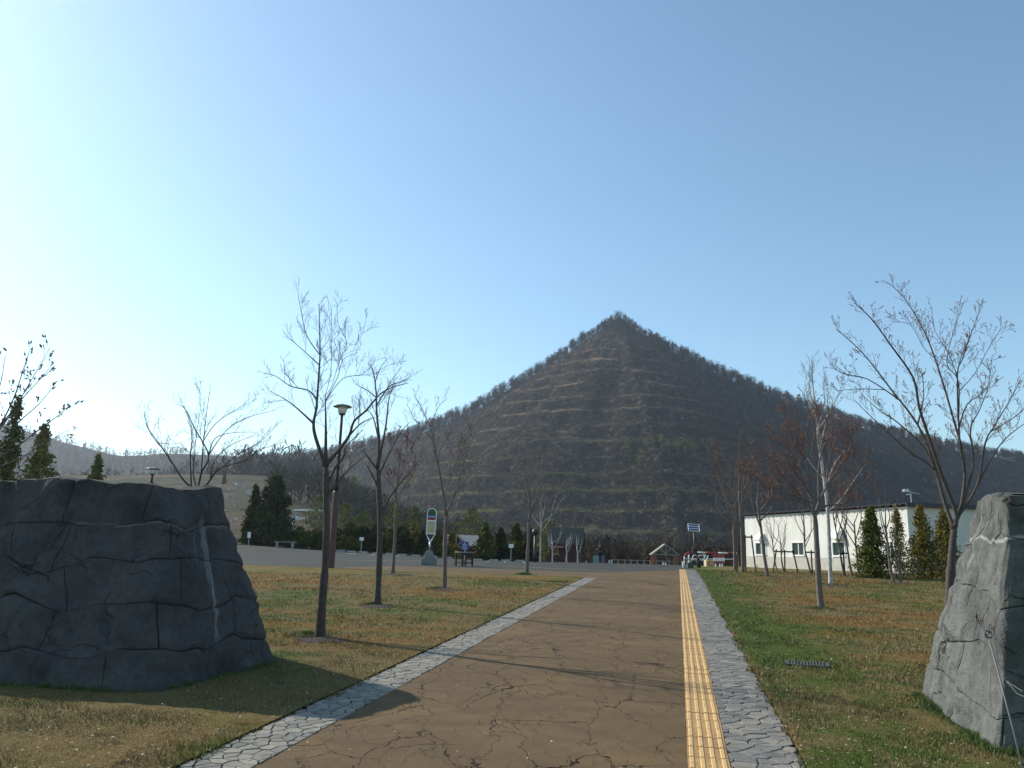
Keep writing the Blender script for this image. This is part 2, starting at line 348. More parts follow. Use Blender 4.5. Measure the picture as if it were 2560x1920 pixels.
class MB:
    def __init__(s): s.v = []; s.f = []; s.m = []
    def add(s, vs, fs, m=0):
        o = len(s.v); s.v.extend(vs); s.f.extend([tuple(i + o for i in f) for f in fs]); s.m.extend([m] * len(fs)); return s
    def box(s, c, sz, m=0, rot=None, rz=0.0):
        hx, hy, hz = sz[0] / 2, sz[1] / 2, sz[2] / 2
        vs = [Vector((x, y, z)) for x in (-hx, hx) for y in (-hy, hy) for z in (-hz, hz)]
        q = rot if rot is not None else Matrix.Rotation(rz, 3, 'Z')
        vs = [q @ v + Vector(c) for v in vs]
        return s.add(vs, [(0, 1, 3, 2), (4, 6, 7, 5), (0, 4, 5, 1), (2, 3, 7, 6), (0, 2, 6, 4), (1, 5, 7, 3)], m)
    def beam(s, a, b, w_, h_, m=0):          # rectangular bar between two points
        a = Vector(a); b = Vector(b); d = b - a
        q = d.to_track_quat('X', 'Z').to_matrix()
        return s.box((a + b) / 2, (d.length, w_, h_), m, rot=q)
    def tube(s, pts, rad, n=8, m=0, cap=True):
        pts = [Vector(p) for p in pts]
        if not isinstance(rad, (list, tuple)): rad = [rad] * len(pts)
        vs = []; k = len(pts); ref = None
        for i, p in enumerate(pts):
            d = (pts[min(i + 1, k - 1)] - pts[max(i - 1, 0)]).normalized()
            if ref is None: ref = d.orthogonal().normalized()
            ref = (ref - d * ref.dot(d))
            ref = ref.normalized() if ref.length > 1e-6 else d.orthogonal().normalized()
            e = d.cross(ref)
            for j in range(n):
                a = 2 * math.pi * j / n; vs.append(p + (ref * math.cos(a) + e * math.sin(a)) * rad[i])
        fs = [(i * n + j, i * n + (j + 1) % n, (i + 1) * n + (j + 1) % n, (i + 1) * n + j) for i in range(k - 1) for j in range(n)]
        if cap: fs += [tuple(range(n - 1, -1, -1)), tuple((k - 1) * n + j for j in range(n))]
        return s.add(vs, fs, m)
    def lathe(s, c, prof, n=20, m=0):
        c = Vector(c); vs = []; k = len(prof)
        for r_, z in prof:
            for j in range(n):
                a = 2 * math.pi * j / n; vs.append(c + Vector((r_ * math.cos(a), r_ * math.sin(a), z)))
        fs = [(i * n + j, i * n + (j + 1) % n, (i + 1) * n + (j + 1) % n, (i + 1) * n + j) for i in range(k - 1) for j in range(n)]
        fs += [tuple(range(n - 1, -1, -1)), tuple((k - 1) * n + j for j in range(n))]
        return s.add(vs, fs, m)
    def prism(s, pts, a, b, m=0):            # pts: outline as functions of plane; a,b = two lists of 3-D points
        n = len(a); vs = [Vector(p) for p in a] + [Vector(p) for p in b]
        fs = [tuple(range(n - 1, -1, -1)), tuple(range(n, 2 * n))] + [(i, (i + 1) % n, n + (i + 1) % n, n + i) for i in range(n)]
        return s.add(vs, fs, m)
    def slab(s, outline, y0, y1, m=0):       # outline in (x, z), extruded in y
        return s.prism(None, [(x, y0, z) for x, z in outline], [(x, y1, z) for x, z in outline], m)
    def build(s, name, mats, parent=None, smooth=False, bevel=0.0):
        o = put(name, s.v, s.f, mats, parent, smooth, mi=s.m)
        if bevel:
            b = o.modifiers.new('edge', 'BEVEL'); b.width = bevel; b.segments = 2; b.limit_method = 'ANGLE'
        return o
def tag(o, label=None, cat=None, group=None, kind=None):
    if label: o['label'] = label
    if cat: o['category'] = cat
    if group: o['group'] = group
    if kind: o['kind'] = kind
    return o
def empty(name, loc, label, cat, group=None, rz=0.0):
    o = bpy.data.objects.new(name, None); COL.objects.link(o); o.empty_display_size = 0.3
    o.location = loc; o.rotation_euler = (0, 0, rz); tag(o, label, cat, group); return o
def copy_tree(o, loc, rz=0.0, label=None, scale=None):
    c = o.copy(); COL.objects.link(c); c.location = loc; c.rotation_euler = (0, 0, rz)
    if label: c['label'] = label
    if scale: c.scale = (scale,) * 3
    for ch in list(o.children):
        k = ch.copy(); COL.objects.link(k); k.parent = c
        for g in list(ch.children):
            q = g.copy(); COL.objects.link(q); q.parent = k
    return c

# ------------------------------------------------------------------ path geometry (lines on the ground)
p_a, p_b = gp(1718, 1915), gp(1700, 1470)
PS = (p_b.x - p_a.x) / (p_b.y - p_a.y)          # path direction dx/dy
X_TL = p_a.x - PS * p_a.y                       # left edge of the tactile strip: x = X_TL + PS*y
PN = math.sqrt(1 + PS * PS)
X_TR = X_TL + 0.30 * PN                         # tactile strip 30 cm
X_RR = X_TR + 0.52 * PN                         # stone strip on the right
q_a = gp(640, 1915); X_LI = q_a.x - PS * q_a.y  # inner edge of the left stone strip
q_b = gp(460, 1915); X_LO = q_b.x - PS * q_b.y
print('PATH', PS, X_LO, X_LI, X_TL, X_TR, X_RR)
Y_LEND = 29.0; Y_REND = 41.0
def xo(c, y): return c + PS * y

def sheet(name, ys, xl, xr, nx, mat, dz=0.0, parent=None, jit=0.0, smooth=True):
    ys = np.asarray(ys, float); V = []
    u = np.linspace(0, 1, nx)
    L = np.array([xl(y) for y in ys]); Rr = np.array([xr(y) for y in ys])
    X = L[:, None] + (Rr - L)[:, None] * u[None]; Y = np.repeat(ys[:, None], nx, 1)
    Z = G(X, Y) + dz
    V = np.stack([X, Y, Z], -1).reshape(-1, 3)
    i = np.arange(len(ys) - 1)[:, None] * nx + np.arange(nx - 1)[None]
    Fc = np.stack([i, i + 1, i + nx + 1, i + nx], -1).reshape(-1, 4)
    return put(name, V, Fc, mat, parent, smooth)
def csheet(name, xs, yl, yr, ny, mat, dz=0.0):
    xs = np.asarray(xs, float); u = np.linspace(0, 1, ny)
    A = np.array([yl(x) for x in xs]); B = np.array([yr(x) for x in xs])
    Y = A[:, None] + (B - A)[:, None] * u[None]; X = np.repeat(xs[:, None], ny, 1)
    Z = G(X, Y) + dz
    V = np.stack([X, Y, Z], -1).reshape(-1, 3)
    i = np.arange(len(xs) - 1)[:, None] * ny + np.arange(ny - 1)[None]
    Fc = np.stack([i, i + ny, i + ny + 1, i + 1], -1).reshape(-1, 4)
    return put(name, V, Fc, mat, None, True)

# ------------------------------------------------------------------ terrain
m, t, b = new_mat('meadow_ground'); P = pos(t)
n1 = noise(t, scaled(t, P, (0.35, 0.9, 1)), 0.05, 6, 0.65); n2 = noise(t, scaled(t, P, (0.5, 1.6, 1)), 0.35, 6, 0.75); n3 = noise(t, P, 2.5, 4, 0.8)
c = ramp(t, n1, [(0.40, (0.026, 0.034, 0.010)), (0.5, (0.052, 0.048, 0.022)), (0.60, (0.095, 0.068, 0.042))])
c = mix(t, mapr(t, n2, 0.5, 0.66, 0, 0.8), c, (0.15, 0.12, 0.086))
c = mix(t, mapr(t, n2, 0.42, 0.30, 0, 0.7), c, (0.045, 0.050, 0.020))
c = mix(t, 0.6, c, ramp(t, n3, [(0.3, (0.5, 0.5, 0.5)), (0.7, (1.5, 1.45, 1.4))]), 'MULTIPLY')
t.links.new(c, b.inputs['Base Color']); b.inputs['Roughness'].default_value = 0.95; b.inputs['Specular IOR Level'].default_value = 0.1; bump(t, b, n2, 1.0, 1.0); M['meadow'] = m

def axis(segs):
    o = []
    for a, b_, st in segs: o += list(np.arange(a, b_, st))
    return np.array(o + [segs[-1][1]])
XS = axis([(-1300, -400, 30), (-400, -120, 6), (-120, -60, 3), (-60, 60, 1.5), (60, 150, 3), (150, 400, 10), (400, 1300, 40)])
YS = axis([(-200, -20, 12), (-20, 2, 2), (2, 90, 1.0), (90, 200, 2.5), (200, 420, 4), (420, 800, 12), (800, 1900, 50)])
XX, YY = np.meshgrid(XS, YS)
ZZ = G(XX, YY) - 0.06
i = np.arange(len(YS) - 1)[:, None] * len(XS) + np.arange(len(XS) - 1)[None]
tag(put('ground', np.stack([XX, YY, ZZ], -1).reshape(-1, 3), np.stack([i, i + 1, i + len(XS) + 1, i + len(XS)], -1).reshape(-1, 4), M['meadow'], None, True), kind='structure')

ysn = axis([(1.5, 30, 0.5), (30, 34, 0.5)])
tag(sheet('path', axis([(1.5, 33.5, 0.5)]), lambda y: xo(X_LI, y), lambda y: xo(X_TL, y), 8, M['brown_asphalt'], 0.0), kind='structure')
# the open forecourt beyond the path, still brown, and the grey car park behind it
lotx = axis([(-75, 40, 0.75)])
def lot_front(x): return float(np.interp(x, [-9, -5, -1.5, 0, 4, 8, 12], [27.6, 35.2, 35.0, 34.4, 34, 39, 41]))
tag(csheet('forecourt', axis([(-9, 11, 0.5)]), lambda x: 27.5, lot_front, 18, M['brown_asphalt'], -0.008), kind='structure')
tag(csheet('parking_lot', lotx, lambda x: lot_front(x) if -9 <= x <= 11 else 27.5, lambda x: float(np.interp(x, [-75, -25, -14, -6, 4, 12, 40], [61, 61, 60, 59, 66, 72, 72])), 30, M['grey_asphalt'], -0.008), kind='structure')

def left_far(x): return float(np.interp(x, [-80, -14, -10, -7, -4, -1.5, 1.5, 3.5, 5.2, xo(X_LO, Y_LEND)], [30.5, 30.6, 31.5, 31, 30.5, 29.6, 29.2, 29, 28.9, 28.9]))
xl_end = xo(X_LO, 28.9)
tag(csheet('left_lawn', np.unique(np.concatenate([axis([(-75, -14, 1.5), (-14, xl_end, 0.22)])])), lambda x: max(1.5, (x - X_LO) / PS + 0.05) if x > xo(X_LO, 1.5) else 1.5, left_far, 60, M['turf'], 0.02), kind='structure')
def right_far(x): return min((x - X_RR) / PS, float(np.interp(x, [9, 10, 12, 60], [44, 54, 60, 60])))
tag(csheet('right_lawn', axis([(xo(X_RR, 1.5) + 0.02, 12, 0.2), (12, 62, 1.5)]), lambda x: 1.5, right_far, 90, M['turf'], 0.02), kind='structure')
# grass verge on the far side of the car park, carrying the hedge
tag(csheet('verge', axis([(-75, 6, 1.0)]), lambda x: float(np.interp(x, [-75, -25, -14, -6, 4, 12, 40], [61, 61, 60, 59, 66, 72, 72])), lambda x: 84, 24, M['turf'], 0.05), kind='structure')

# painted lines on the forecourt
def painted(name, pts, wd, mat, label=None):
    V = []; n = 24
    P0, P1 = gp(*pts[0]), gp(*pts[1])
    d = (P1 - P0); d.z = 0; nn = Vector((-d.y, d.x, 0)).normalized() * wd / 2
    for k in range(n):
        q = P0 + d * k / (n - 1)
        for s_ in (-1, 1):
            r_ = q + nn * s_; V.append((r_.x, r_.y, g1(r_.x, r_.y) + 0.004))
    o = put(name, V, [(2 * k, 2 * k + 1, 2 * k + 3, 2 * k + 2) for k in range(n - 1)], mat); tag(o, kind='structure')
painted('painted_line', ((1262, 1415.5), (1526, 1428)), 0.14, M['line_yellow'])
painted('painted_line', ((1636, 1421), (1698, 1423.5)), 0.12, M['line_yellow'])
painted('painted_line', ((870, 1403), (1060, 1402)), 0.12, M['line_yellow'])

# ------------------------------------------------------------------ stone strips
stone_mats = []
for k, cc in enumerate([(0.255, 0.235, 0.195), (0.215, 0.20, 0.17), (0.285, 0.26, 0.21), (0.18, 0.175, 0.155)]):
    stone_mats.append(simple('paving_stone_%s' % 'abcd'[k], cc, 0.85, 0, 0.22, 14, 0.4, False))
stone_mats_r = []
for k, cc in enumerate([(0.205, 0.192, 0.165), (0.175, 0.168, 0.152), (0.24, 0.22, 0.185), (0.145, 0.142, 0.132)]):
    stone_mats_r.append(simple('grey_paving_stone_%s' % 'abcd'[k], cc, 0.85, 0, 0.22, 14, 0.4, False))
def clip(poly, nx, ny, c):
    out = []
    for i in range(len(poly)):
        a = poly[i]; b_ = poly[(i + 1) % len(poly)]
        da = a[0] * nx + a[1] * ny - c; db = b_[0] * nx + b_[1] * ny - c
        if da <= 0: out.append(a)
        if (da < 0 < db) or (db < 0 < da):
            k = da / (da - db); out.append((a[0] + (b_[0] - a[0]) * k, a[1] + (b_[1] - a[1]) * k))
    return out
def stone_strip(name, c0, wd, y0, y1, cell, mats):
    bed = sheet(name, axis([(y0, y1, 0.5)]), lambda y: xo(c0, y), lambda y: xo(c0, y) + wd * PN, 3, M['joint'], -0.004)
    tag(bed, kind='structure')
    L = (y1 - y0) * PN; rows = int(L / cell[1]); cols = max(2, round(wd / cell[0])); seeds = {}
    for r_ in range(-1, rows + 1):
        for c_ in range(-1, cols + 1):
            seeds[(r_, c_)] = ((c_ + 0.5 + (0.25 if r_ % 2 else -0.25) + random.uniform(-.36, .36)) * wd / cols, (r_ + .5 + random.uniform(-.42, .42)) * cell[1])
    cnt = 0; rest = MB()
    dirx, diry = PS / PN, 1 / PN; nxx, nyy = 1 / PN, -PS / PN
    for r_ in range(rows):
        for c_ in range(-1, cols + 1):
            if (r_, c_) not in seeds: continue
            sx, sy = seeds[(r_, c_)]
            poly = [(0, sy - .5), (wd, sy - .5), (wd, sy + .5), (0, sy + .5)]
            for dr in range(-2, 3):
                for dc in range(-2, 3):
                    q = seeds.get((r_ + dr, c_ + dc))
                    if q is None or (dr == 0 and dc == 0): continue
                    dx, dy = q[0] - sx, q[1] - sy; l = math.hypot(dx, dy)
                    if l < 1e-6: continue
                    dx /= l; dy /= l
                    poly = clip(poly, dx, dy, (sx * dx + sy * dy) + l / 2 - 0.0048)
                    if len(poly) < 3: break
                if len(poly) < 3: break
            if len(poly) < 3: continue
            poly = [p for k, p in enumerate(poly) if math.hypot(p[0] - poly[k - 1][0], p[1] - poly[k - 1][1]) > 0.006]
            if len(poly) < 3: continue
            A = abs(sum(poly[k - 1][0] * poly[k][1] - poly[k][0] * poly[k - 1][1] for k in range(len(poly)))) / 2
            if A < 0.0012: continue
            cx = sum(p[0] for p in poly) / len(poly); cy = sum(p[1] for p in poly) / len(poly)
            tx, ty, tz = random.uniform(-.02, .02), random.uniform(-.02, .02), random.uniform(0.004, 0.010)
            # wobble the outline a little
            top = []; bot = []; mid = []
            for (a, b_) in poly:
                a2 = min(max(a + random.uniform(-.003, .003), 0), wd); b2 = b_ + random.uniform(-.003, .003)
                ia, ib = cx + (a2 - cx) * .93, cy + (b2 - cy) * .93
                def W(a_, bb, h):
                    X = xo(c0, y0) + a_ * nxx + bb * dirx + 0; Y = y0 + a_ * nyy + bb * diry
                    return Vector((X, Y, g1(X, Y) + h))
                bot.append(W(a2, b2, -0.02)); mid.append(W(a2, b2, tz - 0.004 + (a2 - cx) * tx + (b2 - cy) * ty)); top.append(W(ia, ib, tz + (a2 - cx) * tx + (b2 - cy) * ty))
            n = len(poly); vs = bot + mid + top
            fs = [(k, (k + 1) % n, n + (k + 1) % n, n + k) for k in range(n)] + [(n + k, n + (k + 1) % n, 2 * n + (k + 1) % n, 2 * n + k) for k in range(n)] + [tuple(range(2 * n, 3 * n))]
            mk = random.choice([0, 0, 1, 1, 2, 3])
            vis = sy > 0
            if cnt < 298 and (vs[0].y > 4.7):
                put('stone', vs, fs, mats[mk], bed); cnt += 1
            else: rest.add(vs, fs, mk)
    o = rest.build('far_stones', mats, bed); o['kind'] = 'stuff'
    return bed
stone_strip('left_paving_strip', X_LO, (X_LI - X_LO) / PN, 3.0, 28.9, (0.13, 0.105), stone_mats)
stone_strip('right_paving_strip', X_TR, 0.52, 3.0, 41.0, (0.17, 0.11), stone_mats_r)

# ------------------------------------------------------------------ tactile strip: 30 cm tiles with four raised bars
tm, tt, tb = new_mat('tactile_yellow'); P = pos(tt)
oi = N(tt, 'ShaderNodeObjectInfo')
col = ramp(tt, noise(tt, P, 25, 5, .7), [(0.3, (0.30, 0.160, 0.055)), (0.65, (0.46, 0.270, 0.095))])
col = mix(tt, mapr(tt, noise(tt, P, 2.0, 4, .6), .5, .7, 0, .5), col, (0.20, 0.13, 0.06))
col = mix(tt, 1.0, col, ramp(tt, oi.outputs['Random'], [(0, (0.88, 0.86, 0.84)), (1, (1.1, 1.1, 1.1))]), 'MULTIPLY')
tt.links.new(col, tb.inputs['Base Color']); tb.inputs['Roughness'].default_value = .8; bump(tt, tb, noise(tt, P, 90, 3), .3, .005)
ridge = simple('tactile_ridge_yellow', (0.56, 0.36, 0.14), .7, 0, .2, 30, .2, False)
mb = MB(); mb.box((0.15, 0.15, -0.012), (0.292, 0.292, 0.03))
for k in range(4):
    x = 0.0375 + k * 0.075
    a = 0.019; h = 0.003; tp = 0.0085
    mb.prism(None, [(x - a, 0.012, h - .001), (x + a, 0.012, h - .001), (x + a - .007, 0.012, tp), (x - a + .007, 0.012, tp)],
             [(x - a, 0.288, h - .001), (x + a, 0.288, h - .001), (x + a - .007, 0.288, tp), (x - a + .007, 0.288, tp)], 1)
tact = sheet('tactile_strip', axis([(3, 41, .5)]), lambda y: xo(X_TL, y), lambda y: xo(X_TR, y), 2, M['joint'], -0.006); tag(tact, kind='structure')
tile0 = mb.build('tactile_tile', [tm, ridge]); ang = -math.atan(PS)
ntile = int((41 - 3.0) * PN / 0.3)
for k in range(ntile):
    o = tile0 if k == 0 else bpy.data.objects.new('tactile_tile', tile0.data)
    if k: COL.objects.link(o)
    y = 3.0 + k * 0.3 / PN; x = xo(X_TL, y); ym = y + 0.15
    o.location = (x + random.uniform(-.002, .002), y, g1(x, y) + random.uniform(0.001, 0.004))
    sl = math.atan((g1(x, y + .3) - g1(x, y)) / .3)
    o.rotation_euler = (sl + random.uniform(-.004, .004), random.uniform(-.006, .006), ang); o.parent = tact

# ------------------------------------------------------------------ stone walls
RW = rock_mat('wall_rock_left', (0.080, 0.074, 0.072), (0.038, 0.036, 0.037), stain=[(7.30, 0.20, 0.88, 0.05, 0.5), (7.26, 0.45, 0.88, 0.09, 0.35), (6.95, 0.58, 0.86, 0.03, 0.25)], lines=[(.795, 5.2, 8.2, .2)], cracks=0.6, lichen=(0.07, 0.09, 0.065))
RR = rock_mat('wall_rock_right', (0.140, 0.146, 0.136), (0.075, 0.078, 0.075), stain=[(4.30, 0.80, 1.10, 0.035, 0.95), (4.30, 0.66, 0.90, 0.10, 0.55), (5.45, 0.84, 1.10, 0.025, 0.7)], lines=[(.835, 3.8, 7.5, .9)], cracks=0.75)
RM = simple('wall_core_mortar', (0.045, 0.045, 0.048), 0.95, 0, 0.4, 8, 0.4)
def wall_lines(pts, cr=0.25, n=7):         # round the corners of an open plan polyline
    out = [Vector(pts[0])]
    for i in range(1, len(pts) - 1):
        a, b_, c_ = Vector(pts[i - 1]), Vector(pts[i]), Vector(pts[i + 1])
        cc = min(cr, (a - b_).length * .45, (c_ - b_).length * .45)
        p0 = b_ + (a - b_).normalized() * cc; p1 = b_ + (c_ - b_).normalized() * cc
        for k in range(n):
            t_ = k / (n - 1); out.append(p0 * (1 - t_) ** 2 + b_ * 2 * t_ * (1 - t_) + p1 * t_ * t_)
    out.append(Vector(pts[-1])); return out
def resamp(line, n):
    d = [0]
    for a, b_ in zip(line, line[1:]): d.append(d[-1] + (b_ - a).length)
    return d
def tab(seed):                              # quick tabulated noise
    g = np.arange(0, 64, 0.25); A, B = np.meshgrid(g, g); T = fbm(A, B, seed, 3).tolist(); n_ = len(T)
    def f(x, y):
        x = (x * 4) % (n_ - 2); y = (y * 4) % (n_ - 2); i, j = int(x), int(y); u, v = x - i, y - j
        return (T[j][i] * (1 - u) + T[j][i + 1] * u) * (1 - v) + (T[j + 1][i] * (1 - u) + T[j + 1][i + 1] * u) * v
    return f
class Face:                                # battered face: lower and upper plan lines in step, s in metres along the base
    def __init__(s, base, top, ztop, cr):
        n = 7; s.b = wall_lines(base, cr, n); s.t = wall_lines(top, cr * .8, n); s.z = ztop
        s.d = resamp(s.b, 0); s.L = s.d[-1]
    def p(s, u, v):
        u = min(max(u, 0), s.L - 1e-6); i = int(np.searchsorted(s.d, u, side='right') - 1); i = min(i, len(s.b) - 2)
        k = (u - s.d[i]) / (s.d[i + 1] - s.d[i])
        a = s.b[i].lerp(s.b[i + 1], k); c_ = s.t[i].lerp(s.t[i + 1], k)
        z0 = g1(a.x, a.y) - 0.15
        q = a.lerp(c_, v); return Vector((q.x, q.y, z0 + (s.ztop(u) - z0) * v))
    def ztop(s, u): return s.z + 0.02 * math.sin(u * 1.7) + 0.012 * math.sin(u * 4.1 + 1)
    def n(s, u, v):
        du = s.p(u + .02, v) - s.p(u - .02, v); dv = s.p(u, v + .02) - s.p(u, v - .02)
        return du.cross(dv).normalized()
def make_wall(name, label, face, rows, mat, seed, bulge=0.05, rough=0.06, sw=(0.75, 1.25), topy=None, flat=False, calm=1.0):
    rnd = random.Random(seed)
    root = empty(name, face.p(face.L * .5, 0), label, 'stone wall'); inv = root.location.copy()
    # inner core, a little behind the stones
    nu = 60; V = []
    for v in (0.0, 0.25, .5, .75, 0.97):
        for k in range(nu):
            u = face.L * k / (nu - 1); V.append(face.p(u, v) - face.n(u, v) * 0.05 - inv)
    Fs = [(r_ * nu + k, r_ * nu + k + 1, (r_ + 1) * nu + k + 1, (r_ + 1) * nu + k) for r_ in range(4) for k in range(nu - 1)]
    base_i = 4 * nu; c0 = len(V)
    V += [Vector((0, 0, 0))]
    cen = sum((V[base_i + k] for k in range(nu)), Vector()) / nu; V[-1] = Vector((cen.x, cen.y, V[base_i].z))
    Fs += [(base_i + k, base_i + k + 1, c0) for k in range(nu - 1)] + [(base_i + nu - 1, base_i, c0)]
    put('core', V, Fs, RM, root)
    nz1 = tab(seed); nz2 = tab(seed + 5); nr = len(rows) - 1
    # joint curves shared between courses so that stones interlock
    ph = [rnd.uniform(0, 6) for _ in range(nr + 1)]
    zr_ = [[rnd.uniform(-.05, .05) for _ in range(60)] for _ in range(nr + 1)]
    def zig(u, r_):
        q = (u + 1.3 * r_) / .52; i_ = int(q) % 58; f_ = q - int(q); return zr_[r_][i_] * (1 - f_) + zr_[r_][i_ + 1] * f_
    def vj(r_, u):
        if r_ == 0: return 0.0
        if r_ == nr: return 1.0
        return rows[r_] + 0.010 * math.sin(u * 1.1 + ph[r_]) + 0.09 * nz1(u * .9, r_ * 7.3) + zig(u, r_) + .05 * nz2(u * 2.6, r_ * 3.1)
    for r_ in range(nr):
        u = -rnd.uniform(0, .6); edges = [0.0]
        while u < face.L:
            u += rnd.uniform(*sw)
            if u - edges[-1] > 0.35 and u < face.L - .3: edges.append(u)
        edges.append(face.L)
        lean = [0] + [rnd.uniform(-.18, .18) for _ in edges[1:-1]] + [0]
        for e in range(len(edges) - 1):
            ua, ub = edges[e], edges[e + 1]; la, lb = lean[e], lean[e + 1]
            nx_ = max(10, int((ub - ua) / 0.028)); ny_ = 20; gw_ = .006 / (ub - ua); gh_ = .014
            TU = [0, gw_] + [gw_ * 2.5 + (1 - gw_ * 5) * q_ / (nx_ - 4) for q_ in range(nx_ - 3)] + [1 - gw_, 1]
            TV = [0, gh_] + [gh_ * 2.5 + (1 - gh_ * 5) * q_ / (ny_ - 4) for q_ in range(ny_ - 3)] + [1 - gh_, 1]
            tilt = (rnd.uniform(-.02, .02) * calm, rnd.uniform(-.02, .02) * calm); lift = rnd.uniform(0, .012) * calm; ridge_at = rnd.uniform(.2, .8); ridge_s = rnd.uniform(-.02, .03) * calm
            V = []; UV = []
            for j in range(ny_ + 1):
                tv = TV[j]
                for k in range(nx_ + 1):
                    tu = TU[k]
                    uu = (ua + la * (tv - .5)) * (1 - tu) + (ub + lb * (tv - .5)) * tu
                    gap = 0.003
                    uu = uu + (gap if tu == 0 else (-gap if tu == 1 else 0))
                    va, vb = vj(r_, uu), vj(r_ + 1, uu); vv = va + (vb - va) * (0.004 + tv * .992 if r_ < nr - 1 else 0.004 + tv * 0.996)
                    e1 = min(tu, 1 - tu) * (ub - ua) / .07; e2 = min(tv, 1 - tv if r_ < nr - 1 else 1.0) * 0.42 / .045
                    ed = min(1, min(e1, e2)); ed = math.sin(ed * math.pi / 2) ** .7 if ed > 0 else 0
                    P_ = face.p(uu, vv); n_ = face.n(uu, vv)
                    x_, y_ = (P_.x * 1.1 + P_.y * .8 + seed * 3.1 + 20), (P_.z * 1.1 + 3)
                    f1 = nz1(x_ * 1.6, y_ * 1.1); f2 = nz2(x_ * 7, y_ * 6)
                    fac = abs(((x_ * 1.3 + y_ * .5 + 2 * f1) % 1) - .5)                       # broken facets
                    d_ = ed * (bulge + lift + tilt[0] * (tu - .5) + tilt[1] * (tv - .5) + ridge_s * (1 - abs(tu - ridge_at) * 2)) + rough * (f1 * 3.0 + fac * .8 + abs(nz2(x_ * 2.6 + 9, y_ * 2.2)) * 1.9 - abs(nz1(x_ * 5.3, y_ * 4.1 + 7)) * 1.1) * (.4 + .6 * ed) + f2 * .055
                    if tu in (0, 1) or tv == 0 or (tv == 1 and r_ < nr - 1): d_ -= 0.008
                    V.append(P_ + n_ * d_ - inv); UV.append((uu, vv))
            w_ = nx_ + 1
            Fs = [(j * w_ + k, j * w_ + k + 1, (j + 1) * w_ + k + 1, (j + 1) * w_ + k) for j in range(ny_) for k in range(nx_)]
            if r_ == nr - 1:              # top stones turn over onto the top of the wall
                for q, (dep, rise) in enumerate(((.08, .012), (.28, .012), (.48, -.03))):
                    off = len(V)
                    for k in range(w_):
                        b_ = V[ny_ * w_ + k]; uu = UV[ny_ * w_ + k][0]; n_ = face.n(uu, .98); n_.z = 0; n_.normalize()
                        V.append(b_ - n_ * dep + Vector((0, 0, rise + .05 * nz1(uu * 3, q * 3.3)))); UV.append((uu, 1.0 + dep))
                    prev = off - w_
                    Fs += [(prev + k, prev + k + 1, off + k + 1, off + k) for k in range(nx_)]
            put('stone', V, Fs, mat, root, flat is False, uv=UV)
    return root
def XYat(px, py, D): p = at(px, py, D); return (p.x, D, 0)
lb = [(-9.5, 8.9, 0), XYat(380, 1712, 7.75), XYat(716, 1638, 9.75), (-3.6, 10.9, 0), (-9.5, 11.2, 0)]
lt = [(-9.5, 9.6, 0), (-3.72, 8.75, 0), (-3.50, 9.75, 0), (-3.9, 10.2, 0), (-9.5, 10.5, 0)]
left_face = Face(lb, lt, 2.24, 0.45)
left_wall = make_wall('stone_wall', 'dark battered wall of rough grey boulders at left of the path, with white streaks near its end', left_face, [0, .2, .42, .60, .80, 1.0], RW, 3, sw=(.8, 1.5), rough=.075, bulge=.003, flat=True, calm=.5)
EB, FB = gp(2498, 1885), gp(2282, 1738)
rb = [(4.7, 11.2, 0), (FB.x + .03, FB.y, 0), (EB.x - .03, EB.y, 0), (7.6, 5.55, 0)]
et = at(2535, 1228, 6.35); ft = at(2436, 1242, 7.0)
rt = [(4.9, 9.8, 0), (ft.x, ft.y, 0), (et.x - .05, et.y, 0), (7.6, 5.95, 0)]
right_face = Face(rb[1:], rt[1:], et.z - .03, 0.12)
rfull = Face([(8.0, 9.3, 0)] + rb[1:], [(8.0, 8.1, 0)] + rt[1:], et.z - .03, 0.05)
RIGHT_S0 = (Vector(rb[1]) - Vector((8.0, 9.3, 0))).length
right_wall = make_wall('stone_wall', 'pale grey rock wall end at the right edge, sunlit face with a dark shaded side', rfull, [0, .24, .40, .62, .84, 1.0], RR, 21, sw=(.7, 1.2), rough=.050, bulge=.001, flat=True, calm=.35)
print('walls', left_face.L, rfull.L, RIGHT_S0)

# ------------------------------------------------------------------ trees
def growth(limbs, level, dens, l0, ang, up, rmin, rnd, out, maxlev=3):
    """limbs: list of (points, r0, r1). Adds twigs to out: list of (pts, radii)."""
    nxt = []
    for pts, r0, r1 in limbs:
        L = sum((b_ - a).length for a, b_ in zip(pts, pts[1:]))
        n = max(1, int(L * dens * rnd.uniform(.85, 1.15)))
        for q in range(n):
            t_ = (q + rnd.uniform(.2, .9)) / n
            t_ = (0.30 if level == 0 else .12) + t_ * (.70 if level == 0 else .86)
            k = t_ * (len(pts) - 1); i_ = min(int(k), len(pts) - 2); f_ = k - i_
            p = pts[i_].lerp(pts[i_ + 1], f_); d = (pts[i_ + 1] - pts[i_]).normalized()
            r_ = (r0 + (r1 - r0) * t_)
            o = d.orthogonal().normalized(); o.rotate(Matrix.Rotation(rnd.uniform(0, 6.283), 3, d))
            a = R(rnd.uniform(*ang)); dd = (d * math.cos(a) + o * math.sin(a)); dd.z += up; dd.normalize()
            ln = l0 * rnd.uniform(.45, 1.1) * (1.2 - .85 * t_); m_ = 3
            P_ = [p]; c_ = dd.copy()
            for s_ in range(m_):
                c_ = (c_ + Vector((rnd.gauss(0, .13), rnd.gauss(0, .13), rnd.gauss(.05, .10)))).normalized()
                P_.append(P_[-1] + c_ * ln / m_)
            ra = max(rmin, min(r_ * .6, ln * .012)); rb_ = max(rmin * .6, ra * .35)
            out.append((P_, [ra + (rb_ - ra) * z / m_ for z in range(m_ + 1)])); nxt.append((P_, ra, rb_))
    if level + 1 < maxlev: growth(nxt, level + 1, dens * 1.75, l0 * .46, ang, up * .8, rmin, rnd, out, maxlev)
